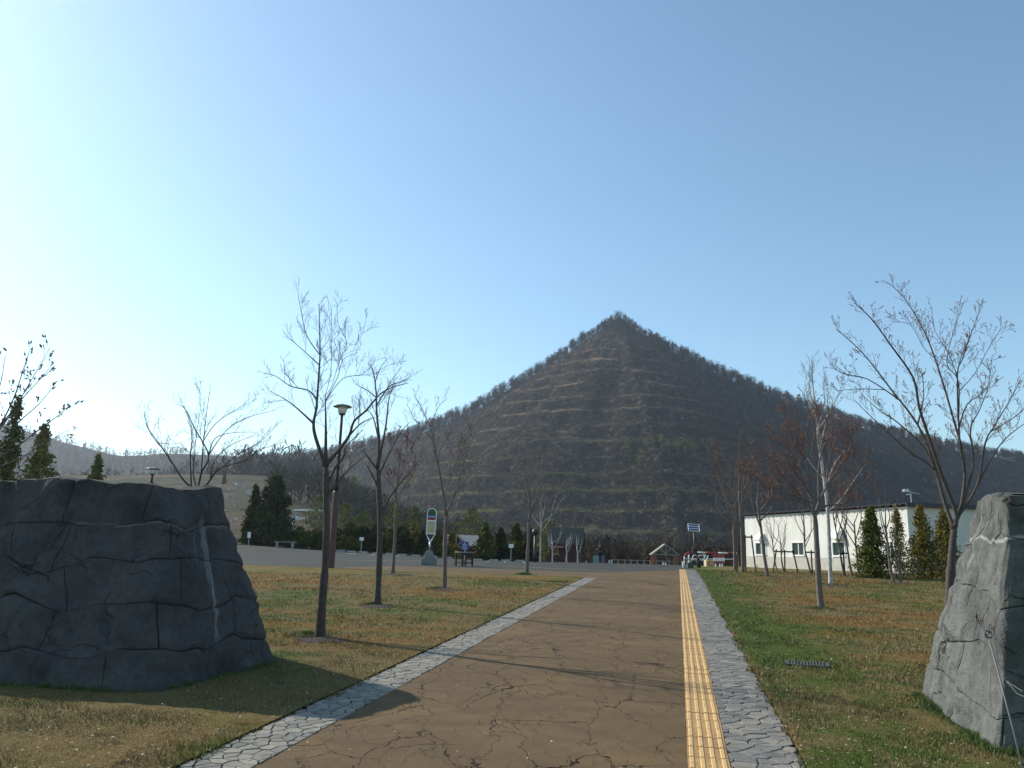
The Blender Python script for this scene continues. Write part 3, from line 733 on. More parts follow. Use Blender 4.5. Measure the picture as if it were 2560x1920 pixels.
def smooth_line(pts, n=4):
    out = []; m_ = len(pts)
    for i in range(m_ - 1):
        p0, p1, p2, p3 = pts[max(i - 1, 0)], pts[i], pts[i + 1], pts[min(i + 2, m_ - 1)]
        for k in range(n):
            t_ = k / n; out.append(0.5 * ((2 * p1) + (p2 - p0) * t_ + (2 * p0 - 5 * p1 + 4 * p2 - p3) * t_ ** 2 + (3 * p1 - p0 - 3 * p2 + p3) * t_ ** 3))
    out.append(pts[-1]); return out
def bare_tree(name, label, D, trunk, limbs, r_base, seed, group=None, bark='bark', twig='twig', dens=3.2, l0=.75, up=.35, ang=(25, 55), buds=0, base_on_ground=True, maxlev=3, rmin=None, spread=.28, conv=None, sub=None, cat='tree', bud_size=.012):
    rnd = random.Random(seed); conv = conv or (lambda x, y: (x, y))
    b0 = conv(*trunk[0]); base = gd(b0[0], b0[1], D)
    if not base_on_ground: base = at(b0[0], b0[1], D)
    root = empty(name, base, label, cat, group)
    rmin = rmin or max(.0024, D * .00019)
    def W(p, off=0.0):
        q = conv(*p); v = at(q[0], q[1], D + off); return v - base
    tp = [W(p) for p in trunk]
    if base_on_ground: tp[0] = Vector((0, 0, -.05)) if (tp[0].length < .6) else tp[0]
    tp = smooth_line(tp)
    r_base *= .86; n = len(tp); top_r = r_base * .60
    mb = MB(); radii = [r_base * (1.35 if k == 0 else 1.12 if k == 1 else 1.0) * (1 - .40 * k / (n - 1)) * (1 + .10 * rnd.uniform(-1, 1)) * (.74 if k == n - 1 else .9 if k == n - 2 else 1) for k in range(n)]
    mb.tube(tp, radii, 10); mb.build('trunk', M[bark], root, True)
    lim = []; mb2 = MB(); joins = [(tp, r_base, top_r, True)]
    for L_ in limbs:
        pts = L_[0] if isinstance(L_, tuple) and isinstance(L_[0], list) else L_
        k_r = L_[1] if isinstance(L_, tuple) and isinstance(L_[0], list) else 1.0
        w_ = rnd.uniform(-spread, spread); raw = []; acc = 0
        for i_, p in enumerate(pts):
            if i_: acc += math.hypot(pts[i_][0] - pts[i_ - 1][0], pts[i_][1] - pts[i_ - 1][1])
            raw.append(acc)
        sc = 1.0
        if conv(1, 0) != (1, 0): sc = abs(conv(1, 0)[0] - conv(0, 0)[0])
        P_ = [W(p, w_ * raw[i_] * sc / F * D) for i_, p in enumerate(pts)]
        best = None                    # join a side limb to the limb or trunk it springs from
        for (Q_, qa, qb, main) in joins:
            for z in range(1, len(Q_)):
                dd = math.hypot(Q_[z].x - P_[0].x, Q_[z].z - P_[0].z)
                if best is None or dd < best[0]: best = (dd, Q_[z], qa + (qb - qa) * (z / (len(Q_) - 1)) ** .8, main)
        dlt = best[1] - P_[0]; m__ = len(P_); from_trunk = best[3]
        P_ = [p + (Vector((dlt.x * (1 - i_ / (m__ - 1)), dlt.y, dlt.z * (1 - i_ / (m__ - 1))))) for i_, p in enumerate(P_)]
        P_ = [p + Vector((rnd.gauss(0, .008), 0, rnd.gauss(0, .008))) * (1 if 0 < i_ else 0) for i_, p in enumerate(P_)]
        P_ = smooth_line(P_); m_ = len(P_)
        ra = (top_r * .74 * k_r) if from_trunk else best[2] * .82; rb_ = max(rmin * 1.3, ra * .14)
        rr = [ra + (rb_ - ra) * (z / (m_ - 1)) ** .8 for z in range(m_)]
        if from_trunk: rr[0] *= 1.3; rr[1] *= 1.12
        mb2 = MB(); mb2.tube(P_, rr, 7); mb2.build('limb', M[bark], root, True); lim.append((P_, ra, rb_)); joins.append((P_, ra, rb_, False))
    out = []; growth(lim, 0, dens * 1.8, l0, ang, up, rmin, rnd, out, maxlev)
    mb3 = MB()
    for P_, rr in out: mb3.tube(P_, rr, 3, cap=False)
    mb3.build('twigs', M[twig], root)['kind'] = 'stuff'
    if buds:
        V = []; Fs = []
        for P_, rr in out:
            if rnd.random() > buds: continue
            for q in (P_[-1], P_[-2].lerp(P_[-1], .4)):
                s_ = bud_size * rnd.uniform(.6, 1.3); o = len(V); d = (P_[-1] - P_[-2]).normalized()
                e = d.orthogonal().normalized() * s_ * .5; f_ = d.cross(e).normalized() * s_ * .5
                V += [q - d * s_ * .3, q + e, q + f_, q - e, q - f_, q + d * s_ * 1.4]
                Fs += [(o, o + 2, o + 1), (o, o + 3, o + 2), (o, o + 4, o + 3), (o, o + 1, o + 4), (o + 5, o + 1, o + 2), (o + 5, o + 2, o + 3), (o + 5, o + 3, o + 4), (o + 5, o + 4, o + 1)]
        put('buds', V, Fs, M['bud'], root)['kind'] = 'stuff'
    return root
def c2(x, y): return (560 + x * .44, 720 + y * .44)
def c6(x, y): return (1700 + x * .5305, 680 + y * .5305)
def c1(x, y): return (1000 + x * .5425, 740 + y * .5425)
def c8(x, y): return (x * .3345, 820 + y * .3345)
Dof = lambda px, py: gp(px, py).y
GL = 'bare trees on the left lawn'; GR = 'bare trees on the right lawn'
D1 = Dof(800, 1598)
bare_tree('bare_tree', 'tallest bare tree on the left lawn, nearest the stone wall and lamp post', D1,
    [(545, 1998), (560, 1750), (573, 1600), (583, 1380), (580, 1190), (577, 1010)],
    [([(577, 1010), (578, 800), (573, 610)], 1.25), [(573, 610), (610, 560), (650, 430), (690, 310), (650, 200), (637, 90)], [(690, 315), (740, 320), (780, 260), (803, 190)],
     ([(577, 1010), (520, 850), (510, 770), (525, 680), (540, 500), (550, 380), (545, 230), (543, 90)], 1.1), [(550, 385), (480, 280), (450, 160), (434, 60)], [(520, 440), (450, 370), (395, 300)],
     [(510, 770), (440, 700), (370, 650), (270, 590)], [(527, 650), (480, 590), (390, 570), (300, 510), (238, 490)],
     ([(582, 1000), (670, 900), (720, 830), (745, 750), (810, 690), (880, 610), (950, 560), (1045, 535)], 1.1), [(720, 840), (790, 770), (860, 740)],
     [(583, 1190), (650, 1110), (700, 1040), (812, 950)], [(590, 1150), (640, 1030), (690, 960), (700, 900), (790, 800)], [(600, 650), (690, 520), (790, 495), (848, 430)], [(573, 610), (600, 480), (612, 300), (610, 100)], [(573, 630), (640, 500), (670, 400), (760, 370)]],
    .076, 1, GL, conv=c2, dens=3.8, l0=.62)
D2 = Dof(943, 1516)
bare_tree('bare_tree', 'bare tree with a low forked right limb, second on the lawn from the wall', D2,
    [(870, 1812), (880, 1600), (887, 1400), (884, 1290), (878, 1100), (873, 1020)],
    [([(873, 1020), (885, 880), (870, 700), (865, 600), (850, 480), (835, 430)], 1.2), ([(888, 1290), (960, 1160), (1040, 1060), (1130, 950)], 1.1), [(880, 1060), (930, 950), (1000, 830), (1060, 760)],
     [(880, 1010), (920, 780), (940, 640), (955, 560)], [(870, 700), (940, 590), (1000, 560), (1050, 530)], [(872, 1030), (820, 960), (780, 885)], [(880, 1150), (835, 1050), (800, 990)], [(865, 560), (900, 480), (950, 430)], [(868, 650), (820, 600), (775, 580)], [(900, 880), (860, 740), (810, 690)], [(930, 600), (980, 520), (1020, 470)]],
    .080, 2, GL, conv=c2, dens=2.6, l0=.72, twig='twig_red')
D3 = Dof(982, 1437)
bare_tree('bare_tree', 'slender bare tree with dark buds standing between two bigger trees on the left lawn', D3,
    [(958, 1628), (970, 1450), (972, 1340), (978, 1220)],
    [([(978, 1220), (985, 1100), (1000, 980), (1012, 880), (990, 800)], 1.1), [(975, 1340), (1000, 1180), (1060, 1080), (1130, 980)], [(980, 1180), (940, 1100), (915, 1000)], [(1000, 1100), (1050, 1000), (1080, 930), (1115, 830)], [(990, 1000), (950, 900), (940, 830)],
     [(985, 1150), (1020, 1040), (1040, 930), (1060, 850)], [(980, 1220), (960, 1130), (900, 1060)]],
    .070, 3, GL, conv=c2, dens=2.2, l0=.8, twig='twig_red', bark='bark_pale', buds=.25, bud_size=.06)
D4 = Dof(1112, 1474)
bare_tree('bare_tree', 'bare tree with a narrow V fork and pale lit limbs, beside the small table', D4,
    [(1252, 1716), (1254, 1600), (1258, 1400), (1262, 1290)],
    [([(1262, 1290), (1248, 1190), (1225, 1050), (1205, 940), (1180, 810), (1130, 700), (1092, 620)], 1.2), ([(1262, 1290), (1300, 1190), (1340, 1130), (1400, 1060), (1465, 975)], 1.2), [(1255, 1180), (1290, 1060), (1340, 940), (1440, 760)], [(1305, 1180), (1350, 1050), (1400, 900), (1500, 700)], [(1215, 1000), (1245, 900), (1330, 800)], [(1180, 810), (1230, 700), (1275, 650)], [(1290, 1060), (1300, 950), (1380, 840), (1420, 700)], [(1190, 850), (1120, 800), (1050, 680)]],
    .080, 4, GL, conv=c2, dens=2.7, l0=.7, bark='bark_pale', twig='twig_red')
D5 = Dof(1317, 1437)
bare_tree('bare_tree', 'small bare upright tree at the far corner of the left lawn, nearest the path', D5,
    [(583, 1285), (588, 1200), (592, 1100), (592, 1040)],
    [([(592, 1040), (600, 960), (580, 850), (572, 740)], 1.3), [(598, 1035), (640, 900), (680, 780)], [(592, 985), (560, 880), (500, 800)], [(610, 960), (600, 800), (650, 690)], [(570, 870), (590, 770), (640, 720)], [(600, 1010), (625, 930), (650, 800)], [(585, 960), (550, 920), (490, 890)]],
    .082, 5, GL, conv=c1, dens=2.0, l0=.62, bark='bark_pale', twig='twig_red')
D6 = Dof(2053, 1524)
bare_tree('bare_tree', 'leaning bare tree with reddish twigs in the middle of the right lawn', D6,
    [(667, 1594), (655, 1480), (648, 1350), (638, 1180), (632, 1140)],
    [([(636, 1150), (615, 1060), (560, 950), (520, 850), (430, 740)], 1.15), [(615, 1070), (600, 900), (560, 800), (500, 660)], ([(640, 1150), (670, 1060), (720, 960), (790, 850), (830, 750)], 1.15), [(640, 1145), (700, 1100), (770, 1090), (830, 1020), (900, 960)], [(540, 940), (420, 890), (320, 850)], [(612, 1080), (500, 1040), (400, 1000), (330, 930)], [(600, 950), (620, 800), (640, 690), (600, 610)], [(660, 1080), (660, 900), (700, 780), (740, 690)], [(720, 960), (800, 920), (900, 890)], [(620, 1120), (540, 1080), (440, 1060)], [(640, 1150), (590, 1080), (500, 960), (440, 900)], [(700, 1000), (720, 850), (790, 730)]],
    .088, 6, GR, conv=c6, dens=3.6, l0=.8, twig='twig_red', bark='bark_pale', buds=.35, bud_size=.03)
D7 = Dof(2078, 1463)
bare_tree('birch_tree', 'white barked birch rising high behind the leaning tree on the right lawn', D7,
    [(710, 1475), (706, 1350), (700, 1200), (690, 1060), (668, 900), (650, 750), (634, 620)],
    [([(634, 620), (625, 520), (625, 410)], 1.0), [(660, 830), (690, 700), (700, 520)], [(705, 1140), (760, 1080), (820, 990), (880, 900)], [(645, 720), (600, 600), (590, 500)], [(655, 760), (720, 640), (760, 540)], [(690, 1040), (740, 900), (800, 830)], [(680, 1000), (610, 900), (570, 830)], [(670, 900), (650, 760), (680, 620), (680, 470)], [(640, 640), (610, 540), (640, 450)]],
    .085, 7, 'white barked trees', conv=c6, dens=2.2, l0=1.0, bark='birch', twig='twig_red', up=.6, rmin=.004)
D8 = 13.2
bare_tree('bare_tree', 'big many-limbed bare tree with spring buds behind the pale rock wall at right', D8,
    [(1262, 1640), (1270, 1500), (1280, 1350), (1288, 1240), (1295, 1200)],
    [([(1295, 1200), (1300, 1130), (1240, 980), (1170, 780), (1130, 640), (1100, 500), (1000, 350), (900, 220), (820, 145)], 1.3), ([(1290, 1210), (1235, 1060), (1190, 880), (1120, 720), (1000, 560), (860, 380), (735, 265)], 1.15),
     ([(1300, 1190), (1330, 1090), (1345, 900), (1290, 710), (1220, 450), (1150, 280), (1060, 130), (985, 55)], 1.25), [(1345, 950), (1325, 780), (1320, 480), (1350, 400), (1400, 270), (1450, 150)], [(1290, 720), (1300, 520), (1260, 430), (1300, 280), (1360, 130)],
     ([(1310, 1150), (1400, 1000), (1440, 800), (1480, 730), (1560, 600), (1615, 500)], 1.1), [(1440, 770), (1540, 700), (1640, 600), (1700, 560)], [(1190, 1000), (1120, 920), (1030, 850), (880, 690), (800, 600)], [(1100, 570), (950, 470), (830, 440), (770, 400)],
     [(1225, 470), (1130, 380), (1080, 250), (1010, 230)], [(1320, 560), (1400, 470), (1480, 330), (1540, 250)], [(1345, 740), (1400, 600), (1500, 520), (1530, 380)], [(1150, 700), (1200, 560), (1200, 420)], [(1000, 560), (900, 540), (800, 530)], [(1400, 1000), (1500, 820), (1600, 720), (1720, 650)], [(1240, 980), (1180, 830), (1050, 700), (960, 640), (880, 560)], [(1320, 500), (1280, 380), (1210, 260), (1200, 160)], [(1310, 1140), (1380, 900), (1370, 740), (1420, 640), (1490, 470)]],
    .084, 8, GR, conv=c6, dens=3.6, l0=.55, twig='twig', bark='bark', buds=.6, up=.35, bud_size=.016)
bare_tree('bare_shrub', 'wide low bare shrub spreading above the top of the dark stone wall', 13.5,
    [(1480, 1330), (1478, 1260), (1475, 1200)],
    [([(1470, 1230), (1370, 1140), (1280, 1000), (1180, 860), (1110, 740), (1085, 620)], 1.5), [(1470, 1230), (1440, 1100), (1445, 1000), (1410, 930), (1300, 880)], ([(1472, 1220), (1500, 1080), (1560, 950), (1450, 750), (1380, 600), (1320, 570)], 1.6), [(1560, 950), (1640, 820), (1720, 730), (1850, 660), (2050, 600)], ([(1480, 1230), (1560, 1160), (1650, 1050), (1830, 990), (1950, 910), (2130, 860)], 1.6), [(1650, 1050), (1800, 930), (1950, 850), (2090, 720)], [(1440, 1050), (1470, 800), (1500, 620), (1505, 450)], [(1500, 1080), (1520, 800), (1555, 480)], [(1180, 860), (1240, 870), (1320, 860)], [(1560, 950), (1600, 830), (1720, 780), (1880, 770)], [(1570, 1140), (1600, 1000), (1720, 880), (1900, 800)], [(1200, 880), (1140, 820), (1060, 690)], [(1440, 1180), (1430, 950), (1440, 800), (1400, 650)], [(1500, 850), (1600, 700), (1760, 600), (1900, 520)]],
    .036, 9, None, conv=c8, dens=3.0, l0=.6, bark='bark_dark', twig='twig', base_on_ground=False, up=.25, ang=(18, 40), cat='shrub')
bare_tree('budding_tree', 'tree with swelling buds cut off by the left edge of the photo, above the wall', 13.0,
    [(-260, 1330), (-240, 1150), (-200, 1000)],
    [[(-200, 1000), (-20, 760), (100, 520), (180, 300), (230, 150)], [(-200, 1050), (0, 880), (140, 700), (300, 560), (430, 390)], [(-20, 760), (150, 560), (300, 400), (420, 270)], [(-200, 950), (-80, 600), (0, 380), (50, 200)], [(-180, 1060), (60, 950), (250, 800), (380, 700), (500, 600)], [(-100, 850), (80, 640), (240, 380), (380, 150)], [(-200, 1090), (100, 1000), (300, 880), (520, 760)]],
    .050, 10, None, conv=c8, dens=2.2, l0=.5, bark='bark', twig='twig', base_on_ground=False, buds=.8, bud_size=.03)

# smaller trees made from pixel-free local shapes
def young_tree(name, label, px, py, top, r_base, seed, group=None, bark='bark_pale', twig='twig_red', n_l=6, spreadx=.32, lean=0.0, dens=2.2, up=.5, D=None, fork=.3, rmin=None, buds=0):
    D = D or Dof(px, py); base = gd(px, py, D)
    H = (at(px, top, D).z - base.z); rnd = random.Random(seed)
    root = empty(name, base, label, 'tree', group)
    tp = [Vector((0, 0, -.05)), Vector((lean * .3 + rnd.gauss(0, .02), 0, H * fork * .5)), Vector((lean * .6, rnd.gauss(0, .03), H * fork)), Vector((lean + rnd.gauss(0, .05), rnd.gauss(0, .05), H * (fork + .25)))]
    tp = smooth_line(tp); n = len(tp); mb = MB(); mb.tube(tp, [r_base * (1.2 if k == 0 else 1) * (1 - .5 * k / (n - 1)) for k in range(n)], 7); mb.build('trunk', M[bark], root, True)
    lim = []; mb2 = MB()
    for q in range(n_l):
        s0 = tp[min(n - 1, int(n * (.62 + .38 * q / n_l)))]
        a = rnd.uniform(0, 6.283) if n_l > 4 else q * 2.2; rr = spreadx * H * rnd.uniform(.35, 1.0) * (0.3 if q == n_l - 1 else 1)
        e = Vector((math.cos(a) * rr + lean, math.sin(a) * rr * .9, H * rnd.uniform(.8, 1.0)))
        m1 = s0.lerp(e, .35) + Vector((math.cos(a), math.sin(a), 0)) * rr * .18; m2 = s0.lerp(e, .7) + Vector((rnd.gauss(0, .04), rnd.gauss(0, .04), 0)) * H * .3
        P_ = smooth_line([s0, m1, m2, e], 3); ra = r_base * .45; m_ = len(P_)
        mb2 = MB(); mb2.tube(P_, [ra * (1 - .85 * z / (m_ - 1)) for z in range(m_)], 5); mb2.build('limb', M[bark], root, True); lim.append((P_, ra, ra * .15))
    out = []; growth(lim, 0, dens, H * .22, (22, 50), up, rmin or max(.0025, D * .00015), rnd, out, 3)
    mb3 = MB()
    for P_, r_ in out: mb3.tube(P_, r_, 3, cap=False)
    mb3.build('twigs', M[twig], root)['kind'] = 'stuff'
    if buds:
        V = []; Fs = []
        for P_, r_ in out:
            if rnd.random() > buds: continue
            for q in P_[1:]:
                s_ = .05 * rnd.uniform(.5, 1.3); o = len(V)
                V += [q + Vector((rnd.gauss(0, s_), rnd.gauss(0, s_), rnd.gauss(0, s_))) for _ in range(3)]; Fs.append((o, o + 1, o + 2))
        put('buds', V, Fs, M['bud'], root)['kind'] = 'stuff'
    return root
GY = 'young trees in front of the white building'
young_tree('young_tree', 'young bare tree left of the staked pair, standing nearest the striped barrier', 1838, 1427, 1130, .10, 31, GY, n_l=7, spreadx=.25)
young_tree('young_tree', 'tallest of the young trees by the building corner, held by leaning stakes', 1857, 1431, 1065, .085, 32, GY, n_l=7, spreadx=.22)
young_tree('young_tree', 'young bare tree in front of the left-hand window of the white building', 1920, 1443, 1160, .075, 33, GY, n_l=7, spreadx=.30, lean=-.35, fork=.42)
young_tree('young_tree', 'thin young tree in the A-shaped stake frame before the white wall', 1961, 1432, 1290, .045, 34, GY, n_l=5, lean=-.2)
young_tree('young_tree', 'thin young tree right behind the stake frame, its stem bent left', 1944, 1430, 1270, .04, 35, GY, n_l=5, lean=-.25)
young_tree('young_tree', 'young tree tied to a stake just left of the leaning tree trunk', 2028, 1436, 1220, .05, 36, GY, n_l=6, lean=-.35)
young_tree('young_tree', 'young tree on a crossbar stake right of the birch', 2111, 1441, 1170, .05, 37, GY, n_l=5, lean=-.3)
young_tree('young_tree', 'young tree with a wavy stem, left of the wavy pair before the white wall', 2131, 1441, 1230, .06, 38, GY, n_l=5, lean=-.25)
young_tree('young_tree', 'young tree with a wavy stem, right of the wavy pair before the white wall', 2147, 1441, 1200, .06, 39, GY, n_l=5, lean=-.05)
young_tree('young_tree', 'tall thin bare tree between the two cone evergreens beside the building', 2235, 1457, 1195, .06, 40, GY, n_l=5, lean=-.2, spreadx=.2)
young_tree('young_tree', 'bare sapling stem just right of the tall thin tree beside the building corner', 2252, 1458, 1340, .06, 41, GY, n_l=4, spreadx=.15)
GB = 'little birches by the brown hut'
young_tree('birch_tree', 'leftmost and tallest of the little white birches left of the brown hut', 1351, 1396, 1230, .07, 51, GB, bark='birch', twig='twig', n_l=8, spreadx=.40, D=58, fork=.35)
young_tree('birch_tree', 'little birch in front of the yellow window frame of the hut', 1381, 1398, 1310, .06, 52, GB, bark='birch', twig='twig', n_l=6, spreadx=.45, D=58)
young_tree('birch_tree', 'little birch before the red door end of the hut', 1417, 1401, 1330, .07, 53, GB, bark='birch', twig='twig', n_l=5, spreadx=.35, D=58)
young_tree('birch_tree', 'rightmost of the little birches, at the right corner of the hut', 1444, 1403, 1335, .07, 54, GB, bark='birch', twig='twig', n_l=4, spreadx=.2, D=58)

# ---- evergreens
def leafy(name, label, base, H, Rad, prof, n, ls, mat, seed, group=None, clumps=70, cat='bush', droop=.2, stem=.05, topple=.0):
    r_ = np.random.default_rng(seed)
    root = empty(name, base, label, cat, group)
    hc = r_.uniform(.02, 1, clumps) ** .9; az = r_.uniform(0, 2 * math.pi, clumps)
    rad = np.array([prof(h) for h in hc]) * Rad * (.55 + .5 * r_.uniform(0, 1, clumps) ** .5)
    cx = np.cos(az) * rad; cy = np.sin(az) * rad; cz = hc * H
    tone = r_.uniform(0, 1, clumps)
    k = r_.integers(0, clumps, n)
    sg = Rad * .16 + .02
    c = np.stack([cx[k], cy[k], cz[k]], -1) + r_.normal(0, 1, (n, 3)) * np.stack([sg * (.4 + np.array([prof(h) for h in hc[k]])), sg * (.4 + np.array([prof(h) for h in hc[k]])), np.full(n, H * .035)], -1)
    # inner fill so that the crown is dense at its heart
    q = n // 4; h2 = r_.uniform(.0, .93, q); a2 = r_.uniform(0, 2 * math.pi, q); rr = np.array([prof(h) for h in h2]) * Rad * .62 * np.sqrt(r_.uniform(0, 1, q))
    c[:q] = np.stack([np.cos(a2) * rr, np.sin(a2) * rr, h2 * H], -1)
    c[:, 2] = np.clip(c[:, 2], .02, None)
    e1 = r_.normal(0, 1, (n, 3)); e1 /= np.linalg.norm(e1, axis=1)[:, None]; e2 = np.cross(e1, r_.normal(0, 1, (n, 3))); e2 /= np.linalg.norm(e2, axis=1)[:, None]
    s_ = ls * r_.uniform(.5, 1.25, n)[:, None]
    V = np.stack([c - e1 * s_, c + e2 * s_ * .45, c + e1 * s_, c - e2 * s_ * .45], 1).reshape(-1, 3)
    Fc = np.arange(4 * n).reshape(-1, 4)
    sh = np.repeat(np.clip(tone[k] * .7 + r_.uniform(0, .5, n), 0, 1), 4)
    put('foliage', V, Fc, M[mat], root, shade=sh)['kind'] = 'stuff'
    mb = MB(); mb.tube([(0, 0, -.05), (0, 0, H * .5), (0, 0, H * .93)], [stem, stem * .6, .01], 6); mb.build('stem', M['bark_dark'], root)
    return root
cone = lambda h: max(.03, (1 - h) ** .75 * (.75 + .25 * min(1, h * 6)))
egg = lambda h: max(.05, math.sin(math.pi * min(1, .16 + h * .84)) ** .7)
def tier(h): return max(.03, (1 - h) ** .85) * (.55 + .45 * abs(math.sin(h * 19)))
def leafy_px(name, label, px, py, top, wpx, prof, n, lpx, mat, seed, group=None, cat='bush', D=None, **k):
    D = D or Dof(px, py); base = gd(px, py, D); H = at(px, top, D).z - base.z; Rd = wpx / 2 / F * D
    return leafy(name, label, base, H, Rd, prof, n, lpx / F * D, mat, seed, group, cat=cat, **k)
GC = 'cone shaped evergreens beside the white building'
leafy_px('cone_evergreen', 'dark green cone shaped evergreen in front of the white long wall', 2187, 1447, 1278, 78, cone, 9000, 4.0, 'leaf', 61, GC, 'evergreen', clumps=170)
leafy_px('cone_evergreen', 'sparse see-through cone evergreen at the white building corner', 2252, 1449, 1268, 48, cone, 2600, 3.6, 'leaf_gold', 62, GC, 'evergreen', clumps=110)
leafy_px('cone_evergreen', 'yellowish cone evergreen before the shaded grey gable wall', 2313, 1449, 1272, 70, cone, 6500, 3.8, 'leaf_gold', 63, GC, 'evergreen', clumps=150)
leafy_px('cone_evergreen', 'yellowish cone evergreen nearest the pale rock wall, its right side hidden by a trunk', 2372, 1452, 1282, 66, cone, 6500, 3.8, 'leaf_gold', 64, GC, 'evergreen', clumps=150)
leafy_px('conifer', 'dark tiered conifer left of the bulky cypress, beyond the car park', 628, 1361, 1222, 52, tier, 6000, 5, 'leaf_dark', 65, 'conifers beyond the car park', 'evergreen', D=62, clumps=120, stem=.12)
def lump(h): return .95 if h < .30 else (.95 - (h - .30) * .9 if h < .5 else (.74 if h < .68 else max(.08, .74 - (h - .68) * 2.1)))
leafy_px('cypress', 'bulky dark cypress with a narrow leaning top, beyond the car park', 678, 1363, 1196, 78, lump, 12000, 5, 'leaf_dark', 66, 'conifers beyond the car park', 'evergreen', D=62, clumps=190, stem=.15)
GH = 'evergreen bushes hedging the car park'
hedge = [(745, 1372, 1320, 60, 'leaf'), (790, 1376, 1326, 52, 'leaf'), (835, 1378, 1322, 44, 'leaf_dark'), (872, 1380, 1308, 46, 'leaf'), (905, 1382, 1318, 42, 'leaf_dark'), (940, 1384, 1312, 40, 'leaf_dark'), (972, 1386, 1326, 38, 'leaf'), (1003, 1388, 1318, 36, 'leaf_dark'), (1030, 1390, 1316, 34, 'leaf_gold'), (1055, 1392, 1328, 34, 'leaf_dark'), (1088, 1394, 1330, 36, 'leaf'), (1128, 1396, 1334, 32, 'leaf_gold'), (1212, 1398, 1312, 52, 'leaf'), (1250, 1400, 1322, 36, 'leaf_dark'), (1290, 1400, 1314, 46, 'leaf'), (1322, 1401, 1322, 38, 'leaf_dark')]
names = 'first second third fourth fifth sixth seventh eighth ninth tenth eleventh twelfth thirteenth fourteenth fifteenth sixteenth'.split()
for k, (px, py, tp_, w_, mt) in enumerate(hedge):
    look = {'leaf': 'green', 'leaf_dark': 'dark green', 'leaf_gold': 'golden tipped'}[mt]
    leafy_px('hedge_bush', '%s evergreen bush in the car park hedge, %s from the left end' % (look, names[k]), px, py, tp_, w_, cone if k > 8 else egg, 2600, 5.0, mt, 70 + k, GH, D=62.5 + (k % 3) * .6, clumps=60)
GW = 'conifers rising behind the dark wall'
for k, (px, py, tp_, w_, lab) in enumerate([(4, 1215, 1000, 84, 'hazy conifer cut by the left edge, behind the dark wall'), (82, 1215, 1068, 96, 'spiky tiered conifer behind the dark wall, left of the small one'), (228, 1215, 1142, 52, 'small round topped conifer peeping over the dark wall')]):
    D = 34 + k * 3; b_ = at(px, py + 60, D); H = at(px, tp_, D).z - b_.z
    leafy('conifer', lab, b_, H, w_ / 2 / F * D, tier, 2600, .11, 'leaf_spring' if k else 'leaf', 90 + k, GW, cat='evergreen', clumps=60, stem=.1)
# pale budding trees at the foot of the meadow slope
GS = 'pale budding trees below the slope'
for k, (px, py, tp_, w_, D, lab) in enumerate([(862, 1340, 1262, 70, 110, 'leftmost rounded budding tree at the foot of the slope'), (905, 1350, 1280, 54, 110, 'low budding tree behind the dark hedge, second from left'), (985, 1352, 1264, 62, 105, 'pale yellow-green tree above the hedge left of the bus stop sign'), (1035, 1356, 1272, 56, 105, 'pale yellow-green tree just left of the bus stop sign'), (1180, 1368, 1276, 92, 98, 'broad pale green tree behind the grey roofed shelter'), (1365, 1380, 1300, 60, 90, 'small yellowish tree behind the leftmost birch of the hut'), (800, 1310, 1240, 70, 150, 'budding tree on the slope beside the tall bare tree'), (880, 1250, 1196, 60, 260, 'budding tree high on the slope at the forest edge')]):
    b_ = gd(px, py, D); H = at(px, tp_, D).z - b_.z
    leafy('budding_tree', lab, b_, max(2, H), w_ / 2 / F * D, egg, 1900, .17 * D / 100, 'leaf_spring', 100 + k, GS, cat='tree', clumps=60, stem=.12)

